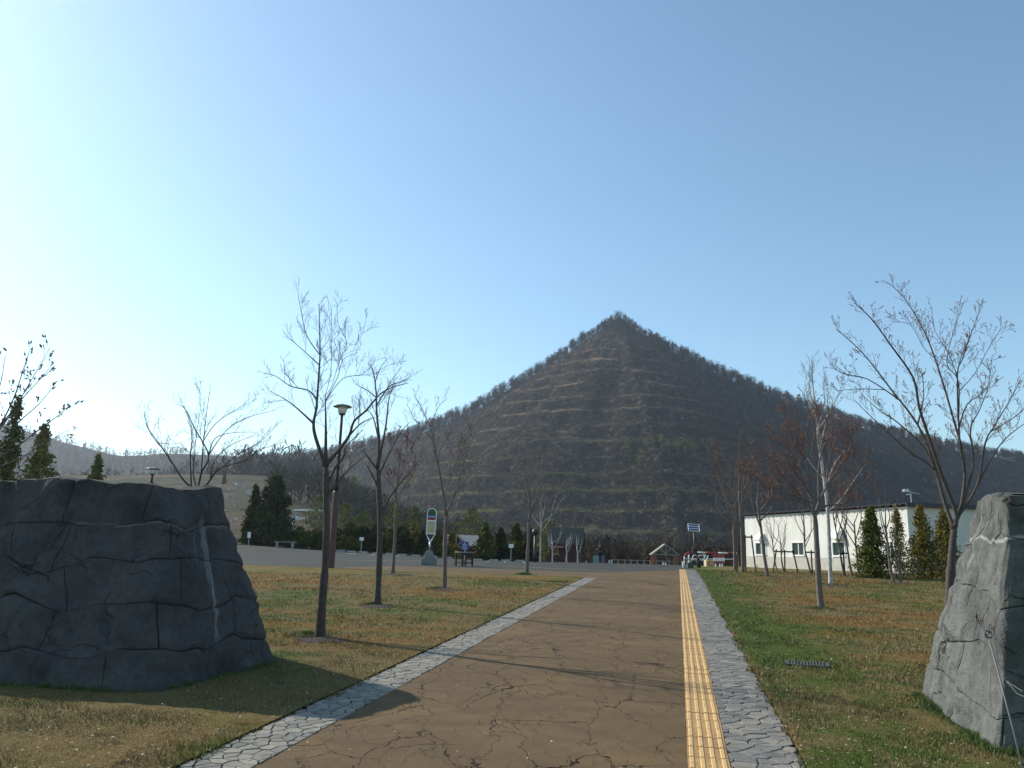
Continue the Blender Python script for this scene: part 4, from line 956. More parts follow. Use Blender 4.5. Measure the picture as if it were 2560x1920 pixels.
# ------------------------------------------------------------------ mountain and hills
def seg_interp(P, D_index=1):
    xs_ = [p.x for p in P]; return xs_, [p.y for p in P], [p.z for p in P]
RIDGE = [(560, 1165, 770), (600, 1160, 760), (760, 1150, 720), (900, 1122, 690), (1000, 1098, 670), (1100, 1060, 655), (1180, 1028, 645), (1300, 955, 635), (1400, 905, 630), (1480, 850, 625), (1520, 818, 621), (1548, 795, 620), (1575, 822, 624), (1620, 848, 632), (1700, 884, 650), (1800, 932, 670), (1900, 975, 690), (2000, 1012, 705), (2200, 1078, 730), (2400, 1122, 750), (2560, 1150, 760), (2900, 1200, 790), (3400, 1240, 820)]
rp = [at(*q) for q in RIDGE]; RX = [p.x for p in rp]; RY = [p.y for p in rp]; RZ = [p.z for p in rp]
APX = rp[11].x
def MZ(x, y, terr=True):
    x = np.asarray(x, float); y = np.asarray(y, float)
    Yr = np.interp(x, RX, RY); Zr = np.interp(x, RX, RZ) + fbm(x / 14, x * 0 + 3, 31, 3) * 3
    d = Yr - y
    # the quarried spur is a half cone below the peak
    dx = x - APX; dy = np.maximum(625.0 - y, 0); rr = np.sqrt(dx * dx + dy * dy)
    th = np.arctan2(dx, dy + 1e-6)
    cone = RZ[11] + 1 - .80 * rr + fbm(th * 5, rr / 90, 61, 3) * 15 * np.clip(rr / 90, 0, 1) - np.clip(dx - 20, 0, 400) * .25
    cone = np.where(y > 628, np.minimum(cone, RZ[11] - 6 * (y - 628)), cone)
    # behind and beside it the natural slopes below the skyline, with a shaded hollow on the right
    e = dx - .42 * d
    rec = sst(-20, 55, e) * (1 - sst(110, 240, e)) * np.clip(d / 70, 0, 1)
    back = np.where(d > 0, Zr - .80 * d, Zr + 0.7 * d) - rec * 34
    back = back + fbm(x / 45, y / 45, 62, 4) * 20 * np.clip(d / 60, 0, 1)
    h_ = np.clip(.5 + .5 * (cone - back) / 9.0, 0, 1); z = back * (1 - h_) + cone * h_ + 9.0 * h_ * (1 - h_)
    z = z + fbm(x / 24, y / 24, 33, 4) * 7 * np.clip(d / 40, 0, 1)
    w_ = np.maximum(h_, sst(120, 200, e)) * np.clip((d - 12) / 14, 0, 1) * sst(-170, -110, x)
    h = 11.8; zz = z + fbm(x / 60, y / 60, 36, 3) * 7.0 + .3
    k = np.floor(zz / h); f = zz / h - k
    bw = np.clip(.38 + fbm(x / 35, k * 5.3, 39, 2) * .35, .12, .5)
    g = np.where(f < bw, f * .50, bw * .50 + (1 - bw * .50) * ((f - bw) / (1 - bw)))
    but = fbm(x / 4.5, k * 9.1, 38, 4) * 5.5
    zt = (k + g) * h - (zz - z) + but * np.sin(np.pi * np.clip((f - bw) / (1 - bw), 0, 1))
    w_ = w_ * np.clip(.62 + fbm(x / 30, y / 30, 63, 2) * 2.2, .15, 1)
    z = z * (1 - w_) + zt * w_
    z = z + fbm(x / 7, y / 7, 37, 3) * 2.4 * np.clip(d / 20, .1, 1) * (1 - .5 * w_)
    return z
m, t, b = new_mat('quarry_rock'); P = pos(t)
ge = N(t, 'ShaderNodeNewGeometry'); sp = N(t, 'ShaderNodeSeparateXYZ'); t.links.new(ge.outputs['True Normal'], sp.inputs[0]); px_ = N(t, 'ShaderNodeSeparateXYZ'); t.links.new(P, px_.inputs[0])
nA = noise(t, scaled(t, P, (1, 1, .3)), .22, 8, .78); nB = noise(t, P, .05, 4, .6); nC = noise(t, scaled(t, P, (1, 1, .6)), .6, 5, .75)
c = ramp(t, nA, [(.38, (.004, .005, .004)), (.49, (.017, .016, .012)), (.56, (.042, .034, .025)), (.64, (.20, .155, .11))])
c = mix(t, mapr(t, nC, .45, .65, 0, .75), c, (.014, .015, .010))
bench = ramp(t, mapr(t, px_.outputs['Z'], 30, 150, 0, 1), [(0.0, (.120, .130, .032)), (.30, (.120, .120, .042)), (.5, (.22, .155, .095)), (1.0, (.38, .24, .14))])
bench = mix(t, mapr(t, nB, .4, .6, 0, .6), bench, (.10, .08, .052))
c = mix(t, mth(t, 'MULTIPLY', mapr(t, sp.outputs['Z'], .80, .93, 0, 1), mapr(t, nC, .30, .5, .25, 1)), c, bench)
t.links.new(c, b.inputs['Base Color']); b.inputs['Roughness'].default_value = 1; b.inputs['Specular IOR Level'].default_value = 0.03; bump(t, b, nA, .8, 1.2); M['quarry'] = m
MXs = axis([(-330, -120, 6), (-120, 250, 1.6), (250, 460, 3.2), (460, 1100, 16)]); MYs = axis([(318, 350, 3), (350, 640, 1.5), (640, 860, 8), (860, 1200, 30)])
XX, YY = np.meshgrid(MXs, MYs); ZZ = np.maximum(MZ(XX, YY), G(XX, YY) - 6)
i = np.arange(len(MYs) - 1)[:, None] * len(MXs) + np.arange(len(MXs) - 1)[None]
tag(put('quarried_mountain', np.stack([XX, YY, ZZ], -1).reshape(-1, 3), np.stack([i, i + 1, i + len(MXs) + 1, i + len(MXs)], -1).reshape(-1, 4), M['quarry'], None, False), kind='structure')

# wooded hills far left and far right
HR = [(-2400, 1000), (-1200, 990), (-500, 1005), (-200, 1010), (0, 1040), (60, 1060), (140, 1085), (230, 1108), (300, 1125), (350, 1124), (420, 1118), (520, 1122), (600, 1126), (680, 1132), (740, 1146), (820, 1160), (1000, 1220)]
HD = 900.0; hp = [at(a, b_, HD) for a, b_ in HR]; HX = [p.x for p in hp]; HZ = [p.z - 7 for p in hp]
def HZf(x, y):
    Zr = np.interp(x * HD / np.maximum(y, 500) * .5 + x * .5, HX, HZ); d = HD - y
    z = np.where(d > 0, Zr - .34 * d, Zr + .3 * d) + fbm(x / 60, y / 60, 51, 4) * 26 * np.clip(np.abs(d) / 100, 0, 1)
    return z
m, t, b = new_mat('wooded_hill'); P = pos(t); n = noise(t, P, .12, 6, .7)
c = ramp(t, n, [(.35, (.020, .020, .018)), (.65, (.060, .055, .040))]); t.links.new(c, b.inputs['Base Color']); b.inputs['Roughness'].default_value = 1; b.inputs['Specular IOR Level'].default_value = 0.03; M['hill'] = m
HXs = np.arange(-1250, -60, 14.0); HYs = axis([(480, 940, 12), (940, 1300, 40)]); XX, YY = np.meshgrid(HXs, HYs); ZZ = np.maximum(HZf(XX, YY), -10)
i = np.arange(len(HYs) - 1)[:, None] * len(HXs) + np.arange(len(HXs) - 1)[None]
tag(put('far_hills', np.stack([XX, YY, ZZ], -1).reshape(-1, 3), np.stack([i, i + 1, i + len(HXs) + 1, i + len(HXs)], -1).reshape(-1, 4), M['hill'], None, True), kind='structure')

def wood(name, label, cat, P, H, nb, mat, seed, wid=.045, crown=.34, trunk=True, group=None):
    """a wood of bare trees joined in one mesh: P (n,3) feet, H (n,) heights; every tree a trunk and nb tapering sprays"""
    r_ = np.random.default_rng(seed); n = len(P); V = []; Fs = []; Sh = []
    tone = r_.uniform(0, 1, n)
    if trunk:                          # three-sided trunks
        a = np.arange(3) * 2.094; w_ = H * .016
        base = P[:, None, :] + np.stack([np.cos(a), np.sin(a), a * 0], -1)[None] * w_[:, None, None]
        tip = P + np.stack([r_.normal(0, .04, n) * H, r_.normal(0, .04, n) * H, H * .8], -1)
        v = np.concatenate([base, tip[:, None]], 1)
        f = np.array([[0, 1, 3], [1, 2, 3], [2, 0, 3]])
        V.append(v.reshape(-1, 3)); Fs.append((f[None] + np.arange(n)[:, None, None] * 4).reshape(-1, 3)); Sh.append(np.repeat(tone * .4, 4))
    h0 = r_.uniform(.18, .82, (n, nb)); az = r_.uniform(0, 6.283, (n, nb)); ln = r_.uniform(.5, 1, (n, nb)) * crown * (1.25 - h0 * .7)
    el = r_.uniform(.35, 1.25, (n, nb))
    st = np.stack([r_.normal(0, .03, (n, nb)), r_.normal(0, .03, (n, nb)), h0], -1) * H[:, None, None] + P[:, None]
    if not trunk: st = np.stack([r_.normal(0, .25, (n, nb)), r_.normal(0, .25, (n, nb)), h0 * .5], -1) * H[:, None, None] + P[:, None]
    d = np.stack([np.cos(az) * np.cos(el), np.sin(az) * np.cos(el), np.sin(el)], -1)
    e = st + d * (ln * H[:, None])[..., None]
    sd_ = np.cross(d, r_.normal(0, 1, (n, nb, 3))); sd_ /= np.linalg.norm(sd_, axis=-1, keepdims=True)
    mid = (st + e) / 2 + sd_ * (ln * H[:, None] * .07 * r_.normal(0, 1, (n, nb)))[..., None]
    ww = (H * wid)[:, None, None] * r_.uniform(.5, 1.2, (n, nb, 1))
    v = np.stack([st, mid + sd_ * ww, e, mid - sd_ * ww], 2).reshape(-1, 3); q = n * nb
    o = sum(len(x) for x in V)
    f = np.arange(4 * q).reshape(-1, 4) + o
    V.append(v); sh = np.repeat(np.clip(np.repeat(tone, nb) * .7 + r_.uniform(0, .3, q), 0, 1), 4); Sh.append(sh)
    Vv = np.concatenate(V); f4 = f
    if trunk:
        f3 = Fs[0]; f3q = np.concatenate([f3, f3[:, 2:3]], 1)
        tri = np.concatenate([f3, f4[:, [0, 1, 2]], f4[:, [0, 2, 3]]])
    else: tri = np.concatenate([f4[:, [0, 1, 2]], f4[:, [0, 2, 3]]])
    ob = put(name, Vv, tri, M[mat], None, shade=np.concatenate(Sh)); return tag(ob, label, cat, group, 'stuff')
r_ = np.random.default_rng(5)
# skyline wood along the ridge
n = 2600; x = r_.uniform(RX[1], 560, n); y = np.interp(x, RX, RY) + r_.uniform(-6, 10, n)
k = ~((x > APX - 6) & (x < APX + 4) & (y < 622)); x, y = x[k], y[k]; hgt = r_.uniform(8, 12, len(x)) * np.where(np.abs(x - APX) < 25, .75, 1)
wood('ridge_wood', 'bare trees standing along the skyline ridge of the terraced mountain', 'wood', np.stack([x, y, MZ(x, y) - .5], -1), hgt, 60, 'forest', 1, wid=.0050, crown=.4)
n = 2200; x = r_.uniform(-150, 420, n); y = np.interp(x, RX, RY) + r_.uniform(-8, 3, n)
wood('ridge_scrub', 'low scrub under the skyline trees of the mountain ridge', 'scrub', np.stack([x, y, MZ(x, y) - .3], -1), r_.uniform(2.0, 4.5, n), 22, 'forest', 14, wid=.02, trunk=False)
# shaded wood in the hollow and on the right flank
n = 9500; x = r_.uniform(APX - 10, 620, n); d_ = r_.uniform(4, 290, n); y = np.interp(x, RX, RY) - d_; e_ = x - APX - .42 * d_
k = (e_ > -18) & ((e_ < 210) | (d_ < 60) | (r_.uniform(0, 1, n) < .35)) & (y > 330); x, y = x[k], y[k]
wood('flank_wood', 'dark leafless wood covering the shaded right flank of the mountain', 'wood', np.stack([x, y, MZ(x, y) - .5], -1), r_.uniform(6, 10, len(x)), 22, 'forest', 2, wid=.013)
# left flank below the ridge
n = 2600; x = r_.uniform(-330, 30, n); d_ = r_.uniform(-4, 260, n); y = np.interp(x, RX, RY) - d_
k = (x < -75 + r_.normal(0, 22, n)) | ((d_ < 22) & (x < APX)); x, y = x[k], y[k]
z = MZ(x, y); k = z > G(x, y) - 1
wood('left_flank_wood', 'hazy bare wood on the left shoulder of the terraced mountain', 'wood', np.stack([x, y, z - .5], -1)[k], r_.uniform(6, 11, len(x))[k], 15, 'forest', 3, wid=.028)
# scrub on the quarry steps
n = 17000; x = r_.uniform(-120, 235, n); d_ = r_.uniform(18, 262, n); y = np.interp(x, RX, RY) - d_
wood('quarry_scrub', 'thin brown scrub and saplings growing on the quarry terraces', 'scrub', np.stack([x, y, MZ(x, y) - .2], -1), r_.uniform(1.4, 5.4, n) * (1 + .3 * (d_ > 150)), 9, 'scrub', 4, wid=.07, trunk=False)
# brown thicket at the mountain foot
n = 2600; y = r_.uniform(92, 330, n); t_ = r_.uniform(-.16, .42, n); x = t_ * y; k = (x > -18 - y * .02) & (np.hypot(x - 17.5, y - 95) > 9); x, y = x[k], y[k]
wood('foot_thicket', 'brown leafless thicket at the foot of the mountain behind the car park', 'scrub', np.stack([x, y, G(x, y) - .2], -1), r_.uniform(1.6, 3.4, len(x)) * (.75 + y / 170), 46, 'scrub', 6, wid=.007, crown=.5)
# dark wood at the foot left of the quarry
n = 1500; y = r_.uniform(210, 420, n); t_ = r_.uniform(-.30, -.02, n); x = t_ * y; k = (G(x, y) < 16) ; x, y = x[k], y[k]
z = np.maximum(G(x, y), MZ(x, y)); wood('valley_wood', 'dim leafless wood in the valley between the meadow and the quarry', 'wood', np.stack([x, y, z - .4], -1), r_.uniform(7, 12, len(x)), 34, 'hillwood', 7, wid=.014)
# wood on the distant hills and behind the meadow crest
n = 5200; x = r_.uniform(-900, -60, n); y = r_.uniform(600, 925, n)
wood('hill_wood', 'blue hazy wood covering the distant hills at left', 'wood', np.stack([x, y, HZf(x, y) - 1], -1), r_.uniform(9, 14, n), 14, 'hillwood', 8, wid=.03)
n = 900; y = r_.uniform(340, 470, n); t_ = r_.uniform(-.75, -.22, n); x = t_ * y
wood('crest_wood', 'olive budding wood just behind the crest of the meadow', 'wood', np.stack([x, y, G(x, y) - 1], -1), r_.uniform(10, 15, n) * (.6 + .9 * sst(-.45, -.28, t_)), 34, 'hillwood', 9, wid=.014)
GT = 'pale green birches on the middle terrace'
# yellow green trees on the middle terrace
for k, (px, py) in enumerate([(1566, 1133), (1625, 1135), (1655, 1136), (1672, 1134), (1694, 1138), (1712, 1136), (1735, 1140), (1770, 1135), (1600, 1172), (1790, 1160)]):
    # walk along the ray until it meets the mountain
    dr = ray(px, py); dr = dr / dr[1]; D = 340.0
    while D < 640 and EYE + dr[2] * D > float(MZ(np.array(dr[0] * D), np.array(D))): D += 1.0
    b_ = Vector((dr[0] * D, D, float(MZ(np.array(dr[0] * D), np.array(D))) - .5))
    leafy('terrace_tree', 'pale yellow-green tree on the middle quarry terrace, %s from the left' % names[k], b_, 8.0 + (k % 3) * 2, 2.5 + (k % 2), lambda h: 0.12 if h < .38 else egg((h - .38) / .62), 260, .55, 'leaf_spring', 130 + k, GT, cat='tree', clumps=24, stem=.18)

# stones and felled logs on the meadow
r2 = random.Random(4); mb = MB()
for k in range(260):
    if k < 60: px, py = 590 + k * 1.1 + r2.gauss(0, 3), 1205 + k * .9 + r2.gauss(0, 2)
    else: px, py = r2.uniform(520, 900), r2.uniform(1198, 1320)
    p = gp(px, py)
    if p.y > 415 or p.y < 90: continue
    a = r2.uniform(0, 3.14); q = Matrix.Rotation(a, 3, 'Z'); s_ = r2.uniform(.25, .7) * p.y / 250
    mb.box(p + Vector((0, 0, .15)), (s_ * r2.uniform(1, 4), s_, s_ * .6), 0, rot=q)
tag(mb.build('meadow_stones', simple('pale_stone', (.38, .35, .31), .9, 0, .3, 1, .2, False)), 'pale stones and felled logs scattered over the meadow slope', 'stones', None, 'stuff')
for k, (px, py, tp_) in enumerate([(560, 1210, 1188), (672, 1205, 1182), (735, 1208, 1188), (830, 1232, 1208)]):
    b_ = gp(px, py); H = at(px, tp_, b_.y).z - b_.z
    leafy('conifer', 'tiny dark conifer standing alone on the upper meadow, %s from the left' % names[k], b_, H, H * .28, tier, 500, .5, 'leaf_dark', 150 + k, 'lone conifers on the meadow', cat='evergreen', clumps=30, stem=.2)

# ------------------------------------------------------------------ white building
def ground_at(x, y): return g1(x, y)
B1 = at(2280, 1437, 44.0); B0 = at(1866, 1421, 58.6)
ax = Vector((B0.x - B1.x, B0.y - B1.y, 0)); LW = ax.length; ax.normalize(); nrm = Vector((-ax.y, ax.x, 0))   # away from the camera side
if nrm.x < 0: nrm = -nrm
zb = 0.86; zt1 = at(2265, 1266, 44.0).z; zt0 = zt1 - .1
bld = empty('white_building', (B1.x, B1.y, zb), 'long white clad building with a dark flat roof behind the young trees', 'building')
o_ = bld.location
def BL(s, d, z): v = Vector((B1.x, B1.y, 0)) + ax * s + nrm * d; return Vector((v.x, v.y, z)) - o_
H_ = zt1 - zb; DEPTH = 12.0
m, t, b = new_mat('white_cladding'); P = pos(t)
# narrow upright ribs along the wall and faint grime
dt = N(t, 'ShaderNodeVectorMath', operation='DOT_PRODUCT'); t.links.new(P, dt.inputs[0]); dt.inputs[1].default_value = (ax.x, ax.y, 0)
rb_ = mth(t, 'FRACT', mth(t, 'MULTIPLY', dt.outputs['Value'], 4.0)); rib = mapr(t, mth(t, 'ABSOLUTE', mth(t, 'SUBTRACT', rb_, .5)), .40, .48, 0, 1)
g_ = noise(t, scaled(t, P, (1, 1, .3)), 1.1, 5, .7)
c = ramp(t, g_, [(.3, (.53, .53, .48)), (.7, (.66, .655, .60))]); c = mix(t, mth(t, 'MULTIPLY', rib, .22), c, (.35, .35, .33))
t.links.new(c, b.inputs['Base Color']); b.inputs['Roughness'].default_value = .7; bump(t, b, rib, .35, .01); M['clad'] = m
M['plinth'] = simple('beige_plinth', (.43, .42, .36), .9, 0, .12, 3, .2, False)
M['gable_clad'] = simple('gable_cladding', (.58, .56, .51), .75, 0, .05, 2, .1, False)
M['roof_dark'] = simple('dark_roof_edge', (.022, .022, .026), .6, 0, .3, 4, .1, False)
M['frame'] = simple('white_window_frame', (.72, .72, .70), .5, 0, .05, 4, 0)
m, t, b = new_mat('window_glass'); b.inputs['Base Color'].default_value = (.035, .060, .058, 1); b.inputs['Roughness'].default_value = .12; b.inputs['Specular IOR Level'].default_value = .6; M['glass'] = m
def wall_hit(px, py):                      # point of the long wall seen at this photo position
    d = Vector(ray(px, py)); p0 = Vector((B1.x, B1.y, 0)); k = (p0 - Vector((0, 0, EYE))).dot(nrm) / d.dot(nrm)
    q = Vector((0, 0, EYE)) + d * k; return ((q - p0).dot(ax), q.z)
wins = []
for (x0, x1, y0, y1) in [(1889, 1916, 1358, 1388), (1980, 2011, 1357, 1389), (2081, 2113, 1355, 1388), (2212, 2236, 1352, 1384)]:
    a_ = wall_hit(x1, (y0 + y1) / 2); c_ = wall_hit(x0, (y0 + y1) / 2); zlo = wall_hit((x0 + x1) / 2, y1)[1]; zhi = wall_hit((x0 + x1) / 2, y0)[1]
    wins.append((a_[0], c_[0], zlo, zhi))
# long wall with real window openings
mb = MB(); zpl = zb + .95
def panel(s0, s1, z0, z1, d0=0.0, d1=.16, mi=0):
    a = [BL(s0, d0, z0), BL(s1, d0, z0), BL(s1, d0, z1), BL(s0, d0, z1)]; b_ = [BL(s0, d1, z0), BL(s1, d1, z0), BL(s1, d1, z1), BL(s0, d1, z1)]
    mb.prism(None, a, b_, mi)
wins.sort(); zl, zh = min(q[2] for q in wins), max(q[3] for q in wins); edges = [0.0]
zl = sum(q[2] for q in wins) / 4; zh = sum(q[3] for q in wins) / 4
for q in wins: edges += [q[0], q[1]]
edges.append(LW)
panel(0, LW, zpl, zl); panel(0, LW, zh, zt1)
for k in range(0, len(edges), 2): panel(edges[k], edges[k + 1], zl, zh)
mb.build('long_wall', M['clad'], bld)
mb = MB(); panel(-.02, LW + .02, zb - .5, zpl, -.03, .16); mb.build('plinth', M['plinth'], bld)
mb = MB(); mb.prism(None, [BL(.012, .165, zb - .5), BL(.012, DEPTH, zb - .5), BL(.012, DEPTH, zt1 + .12), BL(.012, .165, zt1 + .0)], [BL(.17, .165, zb - .5), BL(.17, DEPTH, zb - .5), BL(.17, DEPTH, zt1 + .12), BL(.17, .165, zt1 + .0)]); mb.build('end_wall', M['gable_clad'], bld)
mb = MB(); mb.prism(None, [BL(LW - .16, .165, zb - .5), BL(LW - .16, DEPTH, zb - .5), BL(LW - .16, DEPTH, zt1), BL(LW - .16, .165, zt1)], [BL(LW, .165, zb - .5), BL(LW, DEPTH, zb - .5), BL(LW, DEPTH, zt1), BL(LW, .165, zt1)]); mb.build('end_wall', M['gable_clad'], bld)
mb = MB(); mb.prism(None, [BL(0.2, .3, zb - .4), BL(LW - .2, .3, zb - .4), BL(LW - .2, .3, zt1 - .05), BL(.2, .3, zt1 - .05)], [BL(.2, .5, zb - .4), BL(LW - .2, .5, zb - .4), BL(LW - .2, .5, zt1 - .05), BL(.2, .5, zt1 - .05)]); mb.build('inner_wall', M['black'], bld)
for (s0, s1, _, _) in wins:
    mb = MB(); f_ = .06
    for (a0, a1, z0, z1, dd) in ((s0 - .03, s1 + .03, zl - .10, zl - .004, -.07), (s0 - .03, s1 + .03, zh - .03, zh + .05, -.04), (s0 - .03, s0 + .05, zl, zh - .03, -.035), (s1 - .05, s1 + .03, zl, zh - .03, -.035), ((s0 + s1) / 2 - .03, (s0 + s1) / 2 + .03, zl, zh - .03, .02)):
        a = [BL(a0, dd, z0), BL(a1, dd, z0), BL(a1, dd, z1), BL(a0, dd, z1)]; b_ = [BL(a0, .10, z0), BL(a1, .10, z0), BL(a1, .10, z1), BL(a0, .10, z1)]; mb.prism(None, a, b_)
    wf = mb.build('window', M['frame'], bld)
    for (a0, a1, dd) in ((s0 + .052, (s0 + s1) / 2 - .032, .045), ((s0 + s1) / 2 + .032, s1 - .052, .06)):
        g = MB(); g.prism(None, [BL(a0, dd, zl + .002), BL(a1, dd, zl + .002), BL(a1, dd, zh - .032), BL(a0, dd, zh - .032)], [BL(a0, dd + .01, zl + .002), BL(a1, dd + .01, zl + .002), BL(a1, dd + .01, zh - .032), BL(a0, dd + .01, zh - .032)])
        g.build('pane', M['glass'], wf)
# corrugated roof sheet whose wavy edge throws a scalloped shadow on the wall
V = []; Fs = []; nw = 34; per = 10
cols = nw * per + 1
for q, (dd, ex) in enumerate(((-.30, 0), (.3, .02), (DEPTH * .5, .12), (DEPTH + .2, .12))):
    for k in range(cols):
        s_ = -.25 + (LW + .5) * k / (cols - 1); ph = abs(math.sin(math.pi * k / per)) ** .7
        V.append(BL(s_, dd, zt1 + ex + .05 + .09 * ph))
for q in range(3): Fs += [(q * cols + k, q * cols + k + 1, (q + 1) * cols + k + 1, (q + 1) * cols + k) for k in range(cols - 1)]
o = put('roof_sheet', V, Fs, M['roof_dark'], bld); sm = o.modifiers.new('thickness', 'SOLIDIFY'); sm.thickness = .03; sm.offset = -1
mb = MB(); mb.prism(None, [BL(-.30, -.28, zt1 - .02), BL(-.30, DEPTH + .2, zt1 + .10), BL(-.30, DEPTH + .2, zt1 + .32), BL(-.30, -.28, zt1 + .20)], [BL(-.25, -.28, zt1 - .02), BL(-.25, DEPTH + .2, zt1 + .10), BL(-.25, DEPTH + .2, zt1 + .32), BL(-.25, -.28, zt1 + .20)]); mb.build('fascia', M['roof_dark'], bld)
for (px, py, sc) in ((1904, 1345, 1.0), (2096, 1340, 1.12)):       # exhaust hoods: quarter-round boxes open below
    s_, z_ = wall_hit(px, py); mb = MB(); n = 8; w2 = .33 * sc; rr = .42 * sc
    pr = [(0, .30)] + [(-rr * math.sin(a), -.12 + rr * math.cos(a)) for a in [k * 1.75 / n for k in range(n + 1)]] + [(0, -.20)]
    mb.prism(None, [BL(s_ - w2, d_ - .002, z_ + h_) for d_, h_ in pr], [BL(s_ + w2, d_ - .002, z_ + h_) for d_, h_ in pr])
    mb.build('exhaust_hood', M['white_paint'], bld, bevel=.03)
mb = MB(); p = at(2278, 1250, 50.0); s_ = (p - Vector((B1.x, B1.y, 0))).dot(ax)
A = at(2278, 1250, 49) ; mz = A.z
mb.tube([Vector((A.x, A.y, zt1)), Vector((A.x, A.y, at(2278, 1227, 49).z))], .025, 6)
T0, T1 = at(2262, 1227, 49), at(2298, 1235, 49.4); mb.tube([T0, T1], .018, 5)
for k in range(7):
    q = T0.lerp(T1, k / 6.5); mb.tube([q + Vector((0, -.22, .0)), q + Vector((0, .22, 0))], .01, 4); 
mb.box(T0 + Vector((.05, 0, .02)), (.28, .30, .16)); mb.box(T0 + Vector((.2, 0, -.22)), (.25, .05, .05))
tag(mb.build('tv_antenna', M['steel']), 'small television antenna standing on the roof of the white building', 'antenna')

# tree stakes
def stakes(label, px, py, D=None, A_frame=True, n_legs=3, wide=.55, h=1.05):
    D = D or Dof(px, py); p = gd(px, py, D); root = empty('tree_stakes', p, label, 'tree stakes', 'timber stakes round the young trees')
    xs_ = [-.5, 0, .5][:n_legs] if A_frame else [0]
    for k, q in enumerate(xs_):
        mb = MB(); mb.tube([(q * wide * 1.25, .1 * (k % 2), -.1), (q * wide * .8, 0, h + .05)], .035, 7); mb.build('post', M['wood_dark'], root)
    mb = MB(); mb.tube([(-.5 * wide, .045, h - .05), (.5 * wide, .045, h - .05)], .035, 7); mb.build('crossbar', M['wood_dark'], root)
stakes('A-shaped timber stake frame before the white wall, left of the leaning tree', 1964, 1432, wide=1.0)
stakes('leaning timber stakes left of the left window, around two young trees', 1866, 1430, wide=.75, h=1.7)
stakes('single crossbar stake at the foot of the tree just left of the leaning trunk', 2031, 1436, A_frame=False, n_legs=1, wide=.5)
stakes('single crossbar stake right of the white birch trunk', 2112, 1441, A_frame=False, wide=.4)

# ------------------------------------------------------------------ lamp post on the left lawn
def lamp(label, p, H, group=None, sc=1.0, lean=0.0):
    root = empty('street_lamp', p, label, 'lamp post', group); root.rotation_euler = (0, lean, 0)
    mb = MB(); mb.lathe((0, 0, -.1), [(.13 * sc, 0), (.13 * sc, H * .47), (.11 * sc, H * .475)], 16); mb.build('lower_pole', M['brown_paint'], root, True).modifiers.new('e', 'EDGE_SPLIT')
    mb = MB(); mb.lathe((0, 0, H * .47 - .1), [(.062 * sc, 0), (.052 * sc, H * .53 + .1 - .44 * sc)], 12); mb.build('upper_pole', M['wood_dark'], root, True)
    mb = MB(); z = H - .45 * sc
    mb.lathe((0, 0, z), [(.09 * sc, 0), (.13 * sc, .02), (.13 * sc, .05), (.10 * sc, .06)], 16); mb.build('collar', M['black'], root)
    mb = MB(); mb.lathe((0, 0, z + .06), [(.14 * sc, 0), (.17 * sc, .10 * sc), (.20 * sc, .26 * sc)], 20); mb.build('lantern_glass', M['lampglass'], root, True)
    mb = MB(); mb.lathe((0, 0, z + .06 + .26 * sc), [(.36 * sc, .0), (.37 * sc, .03), (.30 * sc, .07), (.12 * sc, .11), (.03 * sc, .14)], 26); mb.build('shade', M['shade'], root, True)
    return root
M['lampglass'] = simple('opal_glass', (.62, .62, .55), .3, 0, .05, 4, 0); M['shade'] = simple('grey_lamp_shade', (.22, .22, .20), .5, .2, .1, 4, 0)
DL = 31.0; pl = gd(828, 1410, DL); HL = at(857, 1010, DL).z - pl.z
lamp('tall maroon park lamp with a disc shade, behind the tallest bare tree', pl, HL, lean=math.atan((at(857, 1010, DL).x - pl.x) / HL))
pt = at(376, 1230, 40); lamp('small lamp head showing above the dark wall', pt, at(376, 1168, 40).z - pt.z, sc=.9)

# ------------------------------------------------------------------ bus stop sign
DB = 38.0; pb = gd(1072, 1404, DB); HB = at(1074, 1270, DB).z - pb.z; u = HB / 133.0 * 1.0
bus = empty('bus_stop_sign', pb, 'bus stop sign with an arched head on a concrete foot, beside the car park', 'bus stop sign')
bus.rotation_euler = (0, R(1.2), 0)
mb = MB(); a = .33
mb.prism(None, [(-a, -a, 0), (a, -a, 0), (a, a, 0), (-a, a, 0)], [(-a, -a, 14 * u), (a, -a, 14 * u), (a, a, 14 * u), (-a, a, 14 * u)])
mb.prism(None, [(-.27, -.27, 14 * u), (.27, -.27, 14 * u), (.27, .27, 14 * u), (-.27, .27, 14 * u)], [(-.13, -.13, 33 * u), (.13, -.13, 33 * u), (.13, .13, 33 * u), (-.13, .13, 33 * u)])
mb.build('concrete_foot', simple('aged_concrete', (.20, .20, .185), .9, 0, .2, 7, .3), bus, bevel=.02)
mb = MB(); mb.tube([(0, 0, 32 * u), (0, 0, 54 * u)], .045, 12); mb.build('pole', M['steel'], bus, True)
hw = 11.5 * u; zc = 133 * u - hw
outl = [(hw * math.cos(k * math.pi / 14), zc + hw * math.sin(k * math.pi / 14)) for k in range(15)] + [(-hw, 72 * u), (-hw * .75, 66 * u), (-2.5 * u, 53 * u), (2.5 * u, 53 * u), (hw * .75, 66 * u), (hw, 72 * u)]
mb = MB(); mb.slab(outl, -.035, .035); mb.build('sign_board', M['steel_light'] if 'steel_light' in M else M['white_paint'], bus)
hi = hw - 2.0 * u
def plate(name, pts, mat, y=-.040): mb = MB(); mb.slab(pts, y, -.034); return mb.build(name, mat, bus)
plate('green_panel', [(hi * math.cos(k * math.pi / 12), zc + hi * math.sin(k * math.pi / 12)) for k in range(13)] + [(-hi, zc - 6 * u), (hi, zc - 6 * u)], M['sign_green'])
plate('blue_band', [(-hi, zc - 12 * u), (hi, zc - 12 * u), (hi, zc - 6.1 * u), (-hi, zc - 6.1 * u)], M['sign_blue'])
